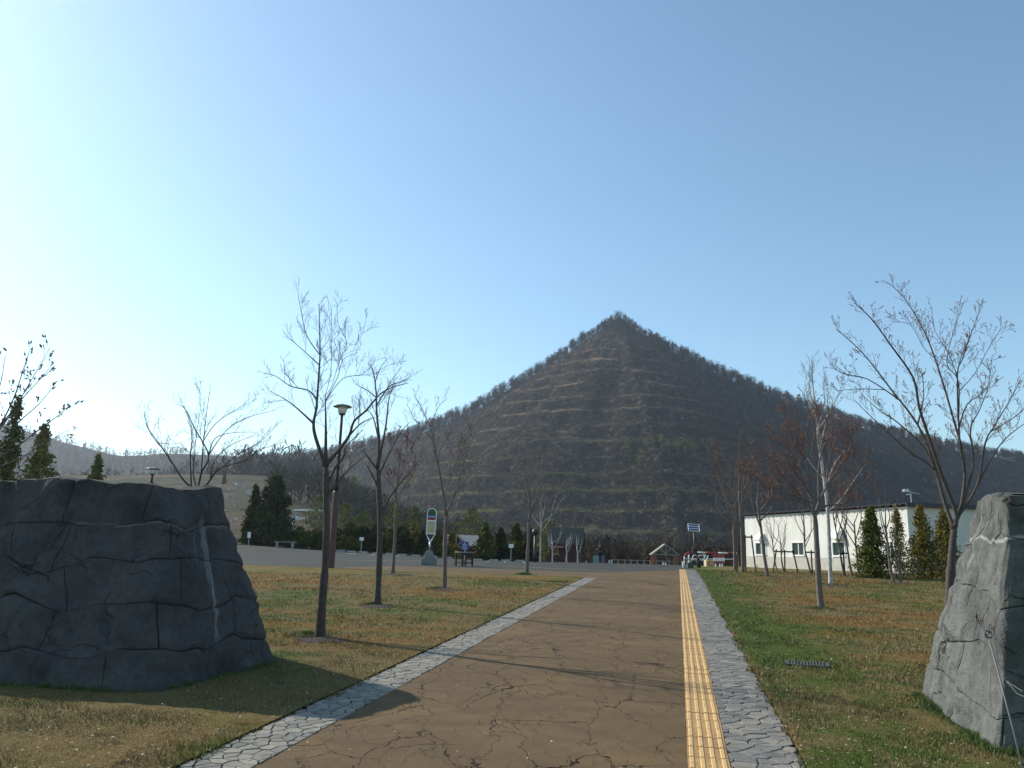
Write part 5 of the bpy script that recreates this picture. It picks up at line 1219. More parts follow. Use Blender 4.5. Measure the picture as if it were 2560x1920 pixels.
plate('red_band', [(-hi, zc - 17 * u), (hi, zc - 17 * u), (hi, zc - 12.1 * u), (-hi, zc - 12.1 * u)], M['red_paint'])
plate('timetable', [(-hi, zc - 48 * u), (hi, zc - 48 * u), (hi, zc - 20 * u), (-hi, zc - 20 * u)], M['sign_cream'])
plate('navy_panel', [(-hi, 71 * u), (-hi * .7, 66.5 * u), (0, 57 * u), (hi * .7, 66.5 * u), (hi, 71 * u), (hi, zc - 51 * u), (-hi, zc - 51 * u)], M['sign_navy'])
mb = MB(); x = -hi * .82
for k, w_ in enumerate((1.6, .8, 1.2, 1.0, .9, 1.3, 2.2)):        # row of small white characters on the blue band
    mb.box((x + w_ * u / 2, -.0425, zc - 8.8 * u), (w_ * u * .8, .003, (2.6 if k % 2 else 3.2) * u)); x += w_ * u * 1.35 + .5 * u
o = mb.build('lettering', M['white_paint'], bus); o['kind'] = 'stuff'
mb = MB(); mb.box((0, -.0425, zc - 24 * u), (hi * 1.4, .003, 1.2 * u)); mb.build('timetable_heading', M['wood_orange'], bus)
mb = MB(); mb.tube([(-4 * u, -.043, zc - 41 * u), (-1 * u, -.043, zc - 43.5 * u), (3 * u, -.043, zc - 43 * u), (5 * u, -.043, zc - 40 * u)], .008, 4); mb.build('timetable_mark', M['wood_orange'], bus)

# low square table
DT = 37.5; ptb = gd(1160, 1406, DT); tab_ = empty('low_table', ptb, 'low dark wooden table standing on the forecourt right of the bus stop sign', 'table', rz=R(38)); Ht = at(1160, 1379, DT).z - ptb.z
sq = .62 * .5 * 1.0
mb = MB(); mb.box((0, 0, Ht - .03), (sq * 2.05, sq * 2.05, .05)); mb.build('table_top', M['wood_grey'], tab_, bevel=.006)
for sx in (-1, 1):
    for sy in (-1, 1): mb = MB(); mb.box((sx * (sq - .04), sy * (sq - .04), (Ht - .06) / 2), (.07, .07, Ht - .055)); mb.build('leg', M['wood_dark'], tab_)
for k in range(4):
    q = Matrix.Rotation(k * math.pi / 2, 3, 'Z'); mb = MB(); c_ = q @ Vector((0, sq - .04, Ht - .11)); mb.box(c_, (sq * 2 - .16, .03, .09), rot=q); mb.build('apron', M['wood_dark'], tab_)
    mb = MB(); c_ = q @ Vector((0, sq - .04, .14)); mb.box(c_, (sq * 2 - .16, .03, .05), rot=q); mb.build('stretcher', M['wood_dark'], tab_)

# disabled parking sign
DS = 56.0; ps = gd(1161, 1396, DS); zt_ = at(1161, 1354, DS).z - ps.z; w_ = 18 / F * DS
sg = empty('disabled_parking_sign', ps, 'blue disabled parking sign with a white wheelchair symbol', 'sign')
hh = 19 / F * DS
mb = MB(); mb.box((0, 0, zt_ - hh / 2), (w_, .03, hh)); mb.build('board', M['sign_blue'], sg, bevel=.01)
mb = MB(); mb.tube([(0, .04, 0), (0, .04, zt_ - .05)], .03, 8); mb.build('post', M['steel'], sg)
mb = MB(); c0 = Vector((-.01, -.024, zt_ - hh * .48)); rr = hh * .19
mb.tube([c0 + Vector((rr * math.cos(a), 0, rr * math.sin(a))) for a in [R(60 + k * 22) for k in range(13)]], .017, 5)
mb.tube([c0 + Vector((-.005, 0, hh * .24)), c0 + Vector((0, 0, hh * .05)), c0 + Vector((rr * .9, 0, hh * .05)), c0 + Vector((rr * 1.25, 0, -hh * .17)), c0 + Vector((rr * 1.6, 0, -hh * .17))], .018, 5)
mb.tube([c0 + Vector((0, 0, hh * .14)), c0 + Vector((rr * .8, 0, hh * .14))], .013, 5)
mb.lathe(c0 + Vector((-.005, 0, hh * .29)), [(.005, -.03), (.03, -.015), (.034, 0), (.03, .015), (.005, .03)], 8)
mb.build('wheelchair_symbol', M['white_paint'], sg)
mb = MB()
for k in range(6): mb.box((-w_ * .34 + k * w_ * .135, -.018, zt_ - hh * .86), (w_ * .09, .006, hh * (.08 if k % 2 else .10)))
o = mb.build('lettering', M['white_paint'], sg); o['kind'] = 'stuff'
# small white notices on posts
def notice(label, px, py, top, D, wpx, hpx, mat='white_paint'):
    p = gd(px, py, D); z = at(px, top, D).z - p.z; r_ = empty('notice_sign', p, label, 'sign', 'small white notices in the car park')
    mb = MB(); mb.box((0, 0, z - hpx / F * D / 2), (wpx / F * D, .02, hpx / F * D)); mb.build('board', M[mat], r_)
    mb = MB(); mb.tube([(0, .03, 0), (0, .03, z - .03)], .022, 6); mb.build('post', M['steel'], r_)
notice('small white notice board on a post before the left part of the hedge', 902, 1383, 1343, 59, 11, 8)
notice('small white notice board on a post before the hedge, left of the hut', 1277, 1401, 1360, 58, 12, 9)
notice('pale notice at the foot of the dark tiered conifer', 621, 1358, 1330, 60, 8, 14)
# wheel stops along the far edge of the car park
w0 = None
for k, (px, py) in enumerate([(852, 1378), (878, 1379), (908, 1382), (943, 1384), (975, 1386), (1006, 1387.5), (1040, 1389.5), (1082, 1391.5), (1120, 1393.5), (1195, 1396.5), (1235, 1398.5), (1264, 1400), (1300, 1402)]):
    p = gd(px, py, 58.2); lab = 'low concrete wheel stop at the car park edge, %s from the left' % names[k]
    if w0 is None:
        mb = MB(); mb.prism(None, [(-.32, -.08, 0), (.32, -.08, 0), (.32, .08, 0), (-.32, .08, 0)], [(-.30, -.05, .12), (.30, -.05, .12), (.30, .05, .12), (-.30, .05, .12)])
        w0 = mb.build('wheel_stop', M['concrete'], bevel=.015); o = w0
    else: o = w0.copy(); COL.objects.link(o)
    o.location = p; o.rotation_euler = (0, 0, R(-8)); tag(o, lab, 'wheel stop', 'wheel stops along the far edge of the car park')
for k, (px, py) in enumerate([(880, 1388), (935, 1391), (990, 1394), (1220, 1402), (1262, 1405), (1310, 1405)]):
    p = gd(px, py, 55); mb = MB(); L = 1.6
    V = [(p.x + a, p.y + b_, g1(p.x + a, p.y + b_) + .0) for a, b_ in ((-.05, -L), (.05, -L), (.05, L), (-.05, L))]
    tag(put('parking_line', V, [(0, 1, 2, 3)], M['line_white']), kind='structure')
# picnic bench shape at the island: low pale bench under the conifers
pk = gd(712, 1368, 58); mb = MB(); bq = empty('park_bench', pk, 'low pale bench near the foot of the bulky cypress', 'bench')
mb.box((0, 0, .42), (1.5, .45, .05)); mb.build('seat', M['concrete'], bq)
for s_ in (-.55, .55): mb = MB(); mb.box((s_, 0, .2), (.1, .4, .4)); mb.build('leg', M['concrete'], bq)

# ------------------------------------------------------------------ shelter behind the hedge
Dh = 82.0; p0, p1 = gd(1105, 1392, Dh), gd(1205, 1396, Dh); zt_ = at(1142, 1336, Dh).z; ze = at(1142, 1360, Dh).z
sh = empty('shelter', (p0 + p1) / 2, 'grey roofed shelter with an open timber gable behind the hedge', 'shelter'); c0 = sh.location
xa, xb_ = p0.x - c0.x, p1.x - c0.x; zr, zee = zt_ - c0.z, ze - c0.z
mb = MB(); mb.prism(None, [(xa, 2.0, zr), (xa, -.3, zee - .15), (xa, 4.3, zee - .15)], [(xb_, 2.0, zr), (xb_, -.3, zee - .15), (xb_, 4.3, zee - .15)]); mb.build('roof', M['roof_grey'], sh)
gx = at(1142, 1350, Dh).x - c0.x; gw = 26 / F * Dh
mb = MB(); mb.prism(None, [(gx - gw, -.9, zee - .25), (gx + gw, -.9, zee - .25), (gx, -.9, zr - .05)], [(gx - gw, 1.8, zee - .25), (gx + gw, 1.8, zee - .25), (gx, 1.8, zr - .05)]); mb.build('porch_roof', M['wood_dark'], sh)
for a, b_ in (((gx - gw, zee - .25), (gx, zr)), ((gx + gw, zee - .25), (gx, zr)), ((gx - gw, zee - .28), (gx + gw, zee - .28)), ((gx, zee - .2), (gx, zr - .1)), ((gx - gw * .5, zee + .2), (gx, zee - .22)), ((gx + gw * .5, zee + .2), (gx, zee - .22))):
    mb = MB(); mb.beam((a[0], -.96, a[1]), (b_[0], -.96, b_[1]), .07, .10); mb.build('beam', M['wood_grey'], sh)
for x_ in (gx - gw * .85, gx + gw * .85, xa + .3, xb_ - .3): mb = MB(); mb.box((x_, -.7, (zee - .3) / 2), (.14, .14, zee - .3)); mb.build('post', M['wood_grey'], sh)
mb = MB(); mb.box(((xa + xb_) / 2, 2, (zee - .3) / 2), (xb_ - xa - .6, 2.4, zee - .3)); mb.build('wall', M['wood_dark'], sh)

# ------------------------------------------------------------------ brown hut
Dq = 66.0; p = gd(1411, 1403, Dq); hut = empty('wooden_hut', p, 'red-brown wooden hut with a green roof at the edge of the car park', 'hut', rz=R(-8)); U = Dq / F
x0, x1 = -36 * U, 36 * U; we = 45 * U; wt = 82 * U; dep = 2.6
mb = MB(); mb.box(((x0 + x1) / 2, dep / 2, we / 2), (x1 - x0, dep, we)); mb.prism(None, [(x0, 0, we), (x0, dep, we), (x0, dep / 2, wt - .1)], [(x1, 0, we), (x1, dep, we), (x1, dep / 2, wt - .1)]); mb.build('wall', M['wood_red'], hut)
for k in range(12):
    mb = MB(); mb.box(((x0 + x1) / 2, -.012, .1 + k * (we - .1) / 12 + .05), (x1 - x0 + .03, .022, (we - .1) / 12 - .02)); mb.build('board', M['wood_red'], hut)
for s_ in (-1, 1):
    mb = MB(); y0_ = dep / 2 + s_ * (dep / 2 + .45); a = [(x0 - .3, dep / 2, wt), (x0 - .3, y0_, we - .12), (x0 - .3, y0_, we - .04), (x0 - .3, dep / 2, wt + .08)]; b_ = [(x1 + .35, q[1], q[2]) for q in a]; mb.prism(None, a, b_)
    rf = mb.build('roof', M['roof_green'], hut)
    if s_ < 0:
        for k in range(9):
            f_ = (k + .5) / 9; mb = MB(); yy = dep / 2 + (y0_ - dep / 2) * f_; zz = wt + .095 + (we - .12 - wt) * f_; mb.box(((x0 + x1) / 2 + .02, yy, zz), (x1 - x0 + .66, .05, .02)); mb.build('roof_batten', M['roof_green'], rf)
mb = MB(); mb.prism(None, [(x0 + .1, -.02, we - .02), (x0 + .1, -.75, we - .38), (x0 + .1, -.75, we - .33), (x0 + .1, -.02, we + .05)], [(x0 + 35 * U, -.02, we - .02), (x0 + 35 * U, -.75, we - .38), (x0 + 35 * U, -.75, we - .33), (x0 + 35 * U, -.02, we + .05)]); mb.build('red_canopy', simple('faded_red_awning', (.13, .028, .028), .7, 0, .2, 5, 0), hut)
M['yellow_paint'] = simple('yellow_frame_paint', (.42, .33, .09), .6, 0, .1, 6, 0)
wx = x0 + 13 * U; mb = MB(); wz0, wz1 = 19 * U, 38 * U; ww_ = 6.5 * U
for c_, s_ in (((wx, -.05, wz1), (ww_ * 2 + .12, .06, .09)), ((wx, -.05, wz0), (ww_ * 2 + .12, .06, .09)), ((wx - ww_, -.05, (wz0 + wz1) / 2), (.09, .05, wz1 - wz0 - .09)), ((wx + ww_, -.05, (wz0 + wz1) / 2), (.09, .05, wz1 - wz0 - .09))): mb.box(c_, s_)
wn = mb.build('window', M['yellow_paint'], hut); mb = MB(); mb.box((wx, -.034, (wz0 + wz1) / 2), (ww_ * 2 - .09, .012, wz1 - wz0 - .09)); mb.build('pane', M['glass'], wn)
mb = MB(); mb.box((wx + 15 * U, -.04, 17 * U), (13 * U, .03, 34 * U)); dr_ = mb.build('door', M['wood_red'], hut); mb = MB(); mb.box((wx + 11 * U, -.07, 17 * U), (.03, .04, .15)); mb.build('handle', M['steel'], dr_)

# dark round headed lamp left of the hut
p = gd(1337, 1402, 57); zt_ = at(1337, 1322, 57).z - p.z; gl = empty('globe_lamp', p, 'black post lamp with a round dark head in front of the hedge', 'lamp post')
mb = MB(); mb.lathe((0, 0, 0), [(.13, 0), (.11, .6), (.09, zt_ - .45)], 10); mb.build('pole', M['black'], gl, True)
mb = MB(); mb.lathe((0, 0, zt_ - .22), [(.05, -.24), (.20, -.16), (.25, 0), (.20, .14), (.05, .22)], 16); mb.build('lamp_head', M['black'], gl, True)

# ------------------------------------------------------------------ timber gazebo beyond the crest
Dg = 90.0; U = Dg / F; pg = gd(1664, 1414, Dg); gz = empty('gazebo', pg, 'open timber gazebo with a braced gable beyond the end of the path', 'gazebo', rz=R(-4))
base = -6 * U + 0; eh = 29 * U; ah = 54 * U - .0; hw = 33 * U
for x_ in (-29 * U, -24 * U, 24 * U, 28 * U):
    for y_ in (0, 2.2) if abs(x_) > 25 * U else (0,):
        mb = MB(); mb.box((x_, y_, eh / 2 - .3), (.18, .18, eh + .6)); mb.build('post', M['wood_orange'], gz)
for a, b_ in (((-hw, eh - .02), (0, ah)), ((hw, eh - .02), (0, ah)), ((-hw * .93, eh + .03), (hw * .93, eh + .03)), ((0, eh + .1), (0, ah - .1)), ((-hw * .36, eh + (ah - eh) * .62), (-.03, eh + .12)), ((hw * .36, eh + (ah - eh) * .62), (.03, eh + .12))):
    for y_ in (-.2, 2.4): mb = MB(); mb.beam((a[0], y_, a[1]), (b_[0], y_, b_[1]), .07, .11); mb.build('gable_beam', M['wood_grey'], gz)
for s_ in (-1, 1):
    mb = MB(); mb.prism(None, [(0, -.12, ah + .02), (s_ * hw * 1.04, -.12, eh - .02), (s_ * hw * 1.04, -.12, eh + .05), (0, -.12, ah + .09)], [(0, 2.32, ah + .02), (s_ * hw * 1.04, 2.32, eh - .02), (s_ * hw * 1.04, 2.32, eh + .05), (0, 2.32, ah + .09)]); mb.build('roof', M['wood_grey'], gz)
mb = MB(); mb.box((0, 1.2, .45), (1.6, .7, .06)); mb.box((0, 1.2, .2), (.15, .5, .45)); tag(mb.build('picnic_table', M['wood_dark']), 'dark picnic table standing inside the gazebo', 'table').location = pg
# rail fence beyond the crest
fr = empty('rail_fence', gd(1660, 1416, 98), 'low grey rail fence running behind the gazebo', 'fence'); o_ = fr.location.copy()
xsf = [at(q, 1410, 98).x for q in range(1530, 1745, 16)]; zf = at(1660, 1402.5, 98).z
for a, b_ in zip(xsf, xsf[1:]): mb = MB(); mb.beam(Vector((a, 98, zf)) - o_, Vector((b_, 98, zf - .02)) - o_, .06, .10); mb.build('rail', M['wood_grey'], fr)
for a in xsf: mb = MB(); mb.box(Vector((a, 98.05, (zf + g1(a, 98)) / 2)) - o_, (.12, .12, zf - g1(a, 98) + .15)); mb.build('post', M['wood_grey'], fr)

# ------------------------------------------------------------------ solar powered lamp post
DSn = 47.0; p = gd(1748, 1421, DSn); U = DSn / F; so = empty('solar_post', p, 'leaning dark post carrying a tilted solar panel at the lawn corner', 'solar lamp')
mb = MB(); mb.lathe((0, 0, -.1), [(.105, 0), (.10, 31 * U)], 12); lp = mb.build('lower_post', M['wood_dark'], so, True); lp.rotation_euler = (0, R(-7), 0)
tx = -6 * U; mb = MB(); mb.tube([(-3.2 * U, 0, 30 * U), (tx - 3 * U, 0, 42 * U), (tx - 5.2 * U, 0, 88 * U)], .05, 10); mb.build('pole', M['black'], so, True)
mb = MB(); mb.box((tx - 4.0 * U, 0, 42 * U), (.28, .22, 11 * U)); mb.build('battery_box', M['black'], so, bevel=.02)
pc = Vector((tx - 5.8 * U, -.05, 96 * U)); q = Euler((R(38), R(4), R(-6))).to_matrix(); pw, ph_ = 28 * U, 29 * U
M['cell'] = simple('solar_cell', (.035, .065, .14), .25, .2, .12, 20, 0)
mb = MB(); mb.box(pc, (pw, ph_, .03), rot=q); pn = mb.build('panel_back', M['steel'], so)
for k in range(3): mb = MB(); mb.box(pc + q @ Vector((0, (k - 1) * ph_ * .325, .018)), (pw * .90, ph_ * .27, .012), rot=q); mb.build('solar_cell', M['cell'], so)
for c_, s_ in (((-pw * .475, 0, .025), (pw * .05, ph_, .03)), ((pw * .475, 0, .025), (pw * .05, ph_, .03)), ((0, -ph_ * .485, .025), (pw * .9, ph_ * .03, .03)), ((0, ph_ * .485, .025), (pw * .9, ph_ * .03, .03)), ((0, -ph_ * .1625, .025), (pw * .9, ph_ * .035, .03)), ((0, ph_ * .1625, .025), (pw * .9, ph_ * .035, .03))):
    mb = MB(); mb.box(pc + q @ Vector(c_), s_, rot=q); mb.build('frame_bar', M['white_paint'], so)

# ------------------------------------------------------------------ striped barrier, boards and clutter at the lawn end
Db = 58.0; U = Db / F
def at0(px, py): return at(px, py, Db)
bar = empty('striped_barrier', gd(1780, 1416, Db), 'red and white striped pipe barrier with an arched end behind the solar post', 'barrier'); o_ = bar.location.copy()
arc = [at0(1711, 1400), at0(1711, 1392), at0(1714, 1386), at0(1720, 1382), at0(1728, 1380.5), at0(1742, 1380.5)]
arc = smooth_line(arc, 3)
mb = MB(); mb.tube([p - o_ for p in arc], .05, 8); mb.build('arched_pipe', M['red_paint'], bar, True)
for k, (a, b_) in enumerate([(1742, 1765), (1765, 1795), (1795, 1818), (1818, 1832), (1832, 1845)]):
    mb = MB(); mb.tube([at0(a, 1381 + (a - 1742) * .02) - o_, at0(b_, 1381 + (b_ - 1742) * .02) - o_], .05, 8); mb.build('pipe_length', M['white_paint'] if k % 2 == 0 else M['red_paint'], bar, True)
for x_, c_ in ((1711, 'white_paint'), (1722, 'white_paint')): mb = MB(); mb.tube([at0(x_, 1386 if x_ > 1715 else 1392) - o_, at0(x_, 1401) - o_], .055, 8); mb.tube([at0(x_, 1401) - o_, at0(x_, 1417) - o_], .04, 6); mb.build('upright', M[c_], bar, True)
mb = MB(); mb.tube([at0(1715, 1397) - o_, at0(1845, 1398) - o_], .028, 6); mb.build('lower_rail', M['white_paint'], bar)
for x_ in (1760, 1800, 1845): mb = MB(); mb.tube([at0(x_, 1381) - o_, at0(x_, 1419) - o_], .035, 6); mb.build('upright', M['steel'], bar)
D2b = 55.0; rb2 = empty('hazard_board', gd(1798, 1419, D2b), 'red and white slatted hazard board on short white legs', 'barrier'); o_ = rb2.location.copy()
def a2(px, py): return at(px, py, D2b) - o_
for (y0, y1, mt) in ((1386, 1394, 'red_paint'), (1394.3, 1403, 'white_paint'), (1403.3, 1409, 'red_paint')):
    for (xa, xb_) in ((1784, 1790), (1791, 1797), (1798, 1804), (1806, 1812)):
        q0, q1 = a2(xa, y0), a2(xb_, y1); mb = MB(); mb.box((q0 + q1) / 2, (abs(q1.x - q0.x) * .98, .04, abs(q1.z - q0.z))); mb.build('slat', M[mt], rb2)
for x_ in (1789, 1800, 1806): mb = MB(); mb.beam(a2(x_, 1409), a2(x_, 1419), .07, .07); mb.build('leg', M['white_paint'], rb2)
D3b = 56.0; sp_ = gd(1776, 1418, D3b); cr = empty('plywood_crate', sp_, 'pale plywood crate with a round mark beside the hazard board', 'crate', rz=R(4)); U3 = D3b / F
mb = MB(); mb.box((0, .3, 8 * U3), (19 * U3, .5, 16 * U3)); mb.build('box', M['wood_pale'], cr, bevel=.02)
mb = MB(); rr = 5.2 * U3; mb.tube([(rr * math.cos(k * .45) + .06, .04, 8 * U3 + rr * math.sin(k * .45)) for k in range(14)], .016, 5); mb.build('round_mark', M['wood_orange'], cr)
mb = MB(); mb.tube([(-.17, .042, 9 * U3), (-.12, .042, 6 * U3), (.0, .042, 4 * U3)], .015, 5); mb.build('dark_mark', M['wood_dark'], cr)
# machine: small grey trailer with mesh rails
D4b = 60.0; tr = empty('trailer', gd(1750, 1417, D4b), 'small dark utility trailer with pale rails behind the solar post', 'trailer', rz=R(5)); U4 = D4b / F
mb = MB(); mb.box((0, .6, 9 * U4), (42 * U4, 1.2, 8 * U4)); mb.build('body', M['black'], tr, bevel=.03)
for s_ in (-12, 12):
    mb = MB(); v = [(.02, -.03), (5 * U4, -.03), (5.5 * U4, 0), (5 * U4, .06), (.02, .06)]; n = 14; vs = []
    for r_q, y_ in v:
        for j in range(n): a = 2 * math.pi * j / n; vs.append(Vector((s_ * U4 + r_q * math.cos(a), y_ - .05, 5 * U4 + r_q * math.sin(a))))
    mb.add(vs, [(i_ * n + j, i_ * n + (j + 1) % n, (i_ + 1) * n + (j + 1) % n, (i_ + 1) * n + j) for i_ in range(4) for j in range(n)]); mb.build('wheel', M['black'], tr)
for a, b_ in (((-20, 13), (-16, 25)), ((16, 13), (21, 25)), ((-16, 25), (16, 26)), ((-4, 13), (-2, 25)), ((8, 13), (14, 24)), ((-20, 14), (20, 14))): mb = MB(); mb.tube([(a[0] * U4, -.02, a[1] * U4), (b_[0] * U4, -.02, b_[1] * U4)], .03, 6); mb.build('rail', M['white_paint'], tr)
mb = MB(); mb.box((0, 0, 5.5 * .027), (.34, .34, .30)); o = mb.build('green_box', simple('dull_green_plastic', (.035, .07, .05), .6, 0, .1, 6, 0), bevel=.02); tag(o, 'dull green box at the end of the grey stone strip', 'box'); o.location = gd(1725, 1418, 47)
def bollard(label, px, py, top, D, r_):
    p = gd(px, py, D); h = at(px, top, D).z - p.z; mb = MB(); mb.lathe((0, 0, -.3), [(r_, 0), (r_, h + .28), (r_ * .8, h + .3)], 12); o = mb.build('white_post', M['white_paint'], None, True); o.location = p; tag(o, label, 'post', 'short white posts')
bollard('short white post at the far end of the yellow tactile strip', 1708, 1417, 1404, 46, .05)
bollard('left one of the two white posts inside the gazebo', 1658, 1414, 1407, 66, .055)
bollard('right one of the two white posts inside the gazebo', 1664, 1414, 1407, 66, .055)
bollard('left one of the two short white posts right of the person', 1523, 1407, 1400, 66, .06)
bollard('right one of the two short white posts right of the person', 1529, 1407, 1400, 66, .06)
bollard('tiny white post between the hut and the person', 1465, 1405, 1402, 66, .05)

# glass notice case behind the person
D5 = 71.0; nc = empty('notice_case', gd(1494, 1404, D5), 'black framed case with a pale green panel behind the standing person', 'notice case'); U5 = D5 / F
for c_, s_ in (((-16.5, 11), (1.3, 22)), ((18.5, 11), (1.3, 22)), ((1, 21.5), (34, 1.3)), ((1, .8), (34, 1.3)), ((-12, 11), (.8, 20))): mb = MB(); mb.box((c_[0] * U5, 0, c_[1] * U5), (s_[0] * U5, .08, s_[1] * U5)); mb.build('frame_bar', M['black'], nc)
mb = MB(); mb.box((-2.5 * U5, .03, 11 * U5), (17 * U5, .02, 19 * U5)); mb.build('panel', simple('pale_green_panel', (.22, .34, .33), .3, 0, .1, 2, 0), nc)
mb = MB(); mb.box((13 * U5, .03, 11 * U5), (10 * U5, .02, 19 * U5)); mb.build('grey_panel', simple('grey_panel', (.13, .14, .16), .4, 0, .1, 2, 0), nc)

# ------------------------------------------------------------------ standing person
def skin(name, pts, edges, radii, mat, parent, lev=2):
    me = bpy.data.meshes.new(name); me.from_pydata(pts, edges, []); me.materials.append(mat)
    o = bpy.data.objects.new(name, me); COL.objects.link(o); o.parent = parent
    md = o.modifiers.new('skin', 'SKIN'); md.use_smooth_shade = True
    for v, r_q in zip(me.skin_vertices[0].data if me.skin_vertices else [], radii): v.radius = (r_q, r_q)
    if not me.skin_vertices:
        pass
    s_ = o.modifiers.new('sub', 'SUBSURF'); s_.levels = lev; s_.render_levels = lev
    return o
D6p = 68.0; pp = gd(1500, 1405.5, D6p); Hp = at(1500, 1358, D6p).z - pp.z; per = empty('person', pp, 'person in dark jacket and trousers standing side-on by the notice case, looking down at their hands', 'person')
per['label'] = 'person in dark jacket and trousers, standing beside the notice case with hands raised'
S_ = Hp / 1.72
def sk(name, chains, mat, lev=2, root_first=True):
    pts = []; ed = []; rad = []; idx = {}
    for ch in chains:
        last = None
        for (x_, y_, z_, r_q) in ch:
            key = (round(x_, 3), round(y_, 3), round(z_, 3))
            if key not in idx: idx[key] = len(pts); pts.append((x_ * S_, y_ * S_, z_ * S_)); rad.append(r_q * S_)
            if last is not None and last != idx[key]: ed.append((last, idx[key]))
            last = idx[key]
    me = bpy.data.meshes.new(name); me.from_pydata(pts, ed, []); me.materials.append(mat)
    o = bpy.data.objects.new(name, me); COL.objects.link(o); o.parent = per
    o.modifiers.new('skin', 'SKIN')
    with_layer = me.skin_vertices[0].data if len(me.skin_vertices) else None
    if with_layer:
        for v, r_q in zip(with_layer, rad): v.radius = (r_q, r_q)
        with_layer[0].use_root = True
    o.modifiers['skin'].use_smooth_shade = True
    s2 = o.modifiers.new('sub', 'SUBSURF'); s2.levels = lev; s2.render_levels = lev
    return o
pel = (0, 0, .92, .13); ch_ = (.01, 0, 1.28, .15); nk = (.0, 0, 1.47, .055); hd = (-.025, 0, 1.58, .085); ht_ = (-.02, 0, 1.655, .075)
arms = []; 
for s_ in (-1, 1):
    sh_ = (.01, .17 * s_, 1.40, .06); el_ = (.03, .22 * s_, 1.13, .045); wr = (-.20, .09 * s_, 1.17, .03); hn = (-.27, .05 * s_, 1.19, .032)
    arms.append([ch_, sh_, el_, wr, hn])
    for f_ in range(5):
        a = (f_ - 2) * .014; ln = (.05, .07, .078, .072, .055)[f_]
        arms.append([hn, (-.27 - ln * .6, .05 * s_ + a, 1.195 + a * .4, .0085), (-.27 - ln, (.05 - .015) * s_ + a, 1.185 + a * .4, .0075)])
legs = [[pel, (.0, .09 * s_, .86, .095), (.02 * s_ - .01, .11 * s_, .48, .06), (.05 * s_, .12 * s_, .09, .042), (.05 * s_ - .14, .13 * s_, .045, .035)] for s_ in (-1, 1)]
sk('body', [[pel, (0, 0, 1.08, .12), ch_, nk, hd, ht_]] + arms + legs, M['skin'])
def fat(c, k): return [(x_, y_, z_, r_q * k + .012) for x_, y_, z_, r_q in c]
sk('jacket', [fat([(0, 0, .88, .14), (0, 0, 1.08, .13), (.01, 0, 1.28, .155), (0, 0, 1.43, .075)], 1.05)] + [fat([(.01, 0, 1.28, .155)] + a[1:4], 1.15) for a in (arms[0], arms[6])], M['cloth_dark'])
sk('trousers', [fat([pel] + l[1:4], 1.08) for l in legs], M['jeans'])
for s_ in (-1, 1): mb = MB(); mb.box(((.05 * s_ - .06) * S_, .125 * s_ * S_, .04 * S_), (.27 * S_, .10 * S_, .08 * S_)); mb.build('shoe', M['black'], per, bevel=.025)
mb = MB(); mb.lathe((-.005 * S_, 0, 1.60 * S_), [(.085 * S_, -.03 * S_), (.098 * S_, .02 * S_), (.098 * S_, .06 * S_), (.07 * S_, .10 * S_), (.02 * S_, .125 * S_)], 14); mb.build('hair', M['hair'], per, True)
mb = MB()
mb.prism(None, [(-.105 * S_, -.012 * S_, 1.575 * S_), (-.105 * S_, .012 * S_, 1.575 * S_), (-.10 * S_, 0, 1.61 * S_)], [(-.135 * S_, -.004 * S_, 1.577 * S_), (-.135 * S_, .004 * S_, 1.577 * S_), (-.107 * S_, 0, 1.605 * S_)]); mb.build('nose', M['skin'], per)

# ------------------------------------------------------------------ small things near the camera
# steel drain grate in the right lawn
pgc = gp(2018, 1667); gr = empty('drain_grate', pgc + Vector((0, 0, .026)), 'steel slotted drain grate set in the right lawn', 'drain grate', rz=-math.atan(PS) - R(8))
gr.rotation_euler[0] = K
for k in range(13): mb = MB(); mb.box((-.22 + k * .0367, 0, .008), (.014, .26, .016), rot=Euler((0, 0, R(0))).to_matrix()); mb.build('grate_bar', M['dull_steel'], gr)
for s_ in (-1, 1): mb = MB(); mb.box((0, s_ * .142, .008), (.50, .02, .02)); mb.build('frame_bar', M['dull_steel'], gr)
for s_ in (-1, 1): mb = MB(); mb.box((s_ * .243, 0, .008), (.018, .262, .02)); mb.build('frame_bar', M['dull_steel'], gr)
mb = MB(); mb.box((0, 0, -.012), (.46, .26, .01)); mb.build('pit', M['black'], gr)
# eye-ended steel rod leaning in front of the rock wall
Dr = 5.15; e0 = at(2472, 1592, Dr); e1 = gd(2590, 1960, 4.8); rod = empty('eye_rod', e1, 'steel rod with a ring at its tip, leaning before the pale rock wall', 'steel rod'); 
mb = MB(); dv = (e0 - e1); dn_ = dv.normalized(); mb.tube([Vector((0, 0, -.1)), dv * .5, dv - dn_ * .02], .005, 8); mb.build('rod', M['dull_steel'], rod, True)
mb = MB(); side = dn_.cross(Vector((0, 1, 0))).normalized(); cc = dv + dn_ * .016
mb.tube([cc + (dn_ * math.cos(a) + side * math.sin(a)) * .022 for a in [k * 2 * math.pi / 16 for k in range(17)]], .006, 6); mb.build('ring', M['dull_steel'], rod, True)
e2 = at(2515, 1702, 5.75); mb = MB(); mb.tube([e2 + Vector((.018 * math.cos(a), 0, .018 * math.sin(a))) for a in [k * 2 * math.pi / 12 for k in range(13)]], .005, 6)
e3 = at(2562, 1742, 5.2); mb.tube([e2, e2.lerp(e3, .5) + Vector((0, -.02, -.03)), e3], .003, 5); mb.tube([e2, e2.lerp(at(2550, 1725, 5.3), .5), at(2556, 1728, 5.3)], .003, 5)
tag(mb.build('anchor_ring', M['dull_steel']), 'small bright anchor ring with wires on the dark side of the rock wall', 'anchor ring')

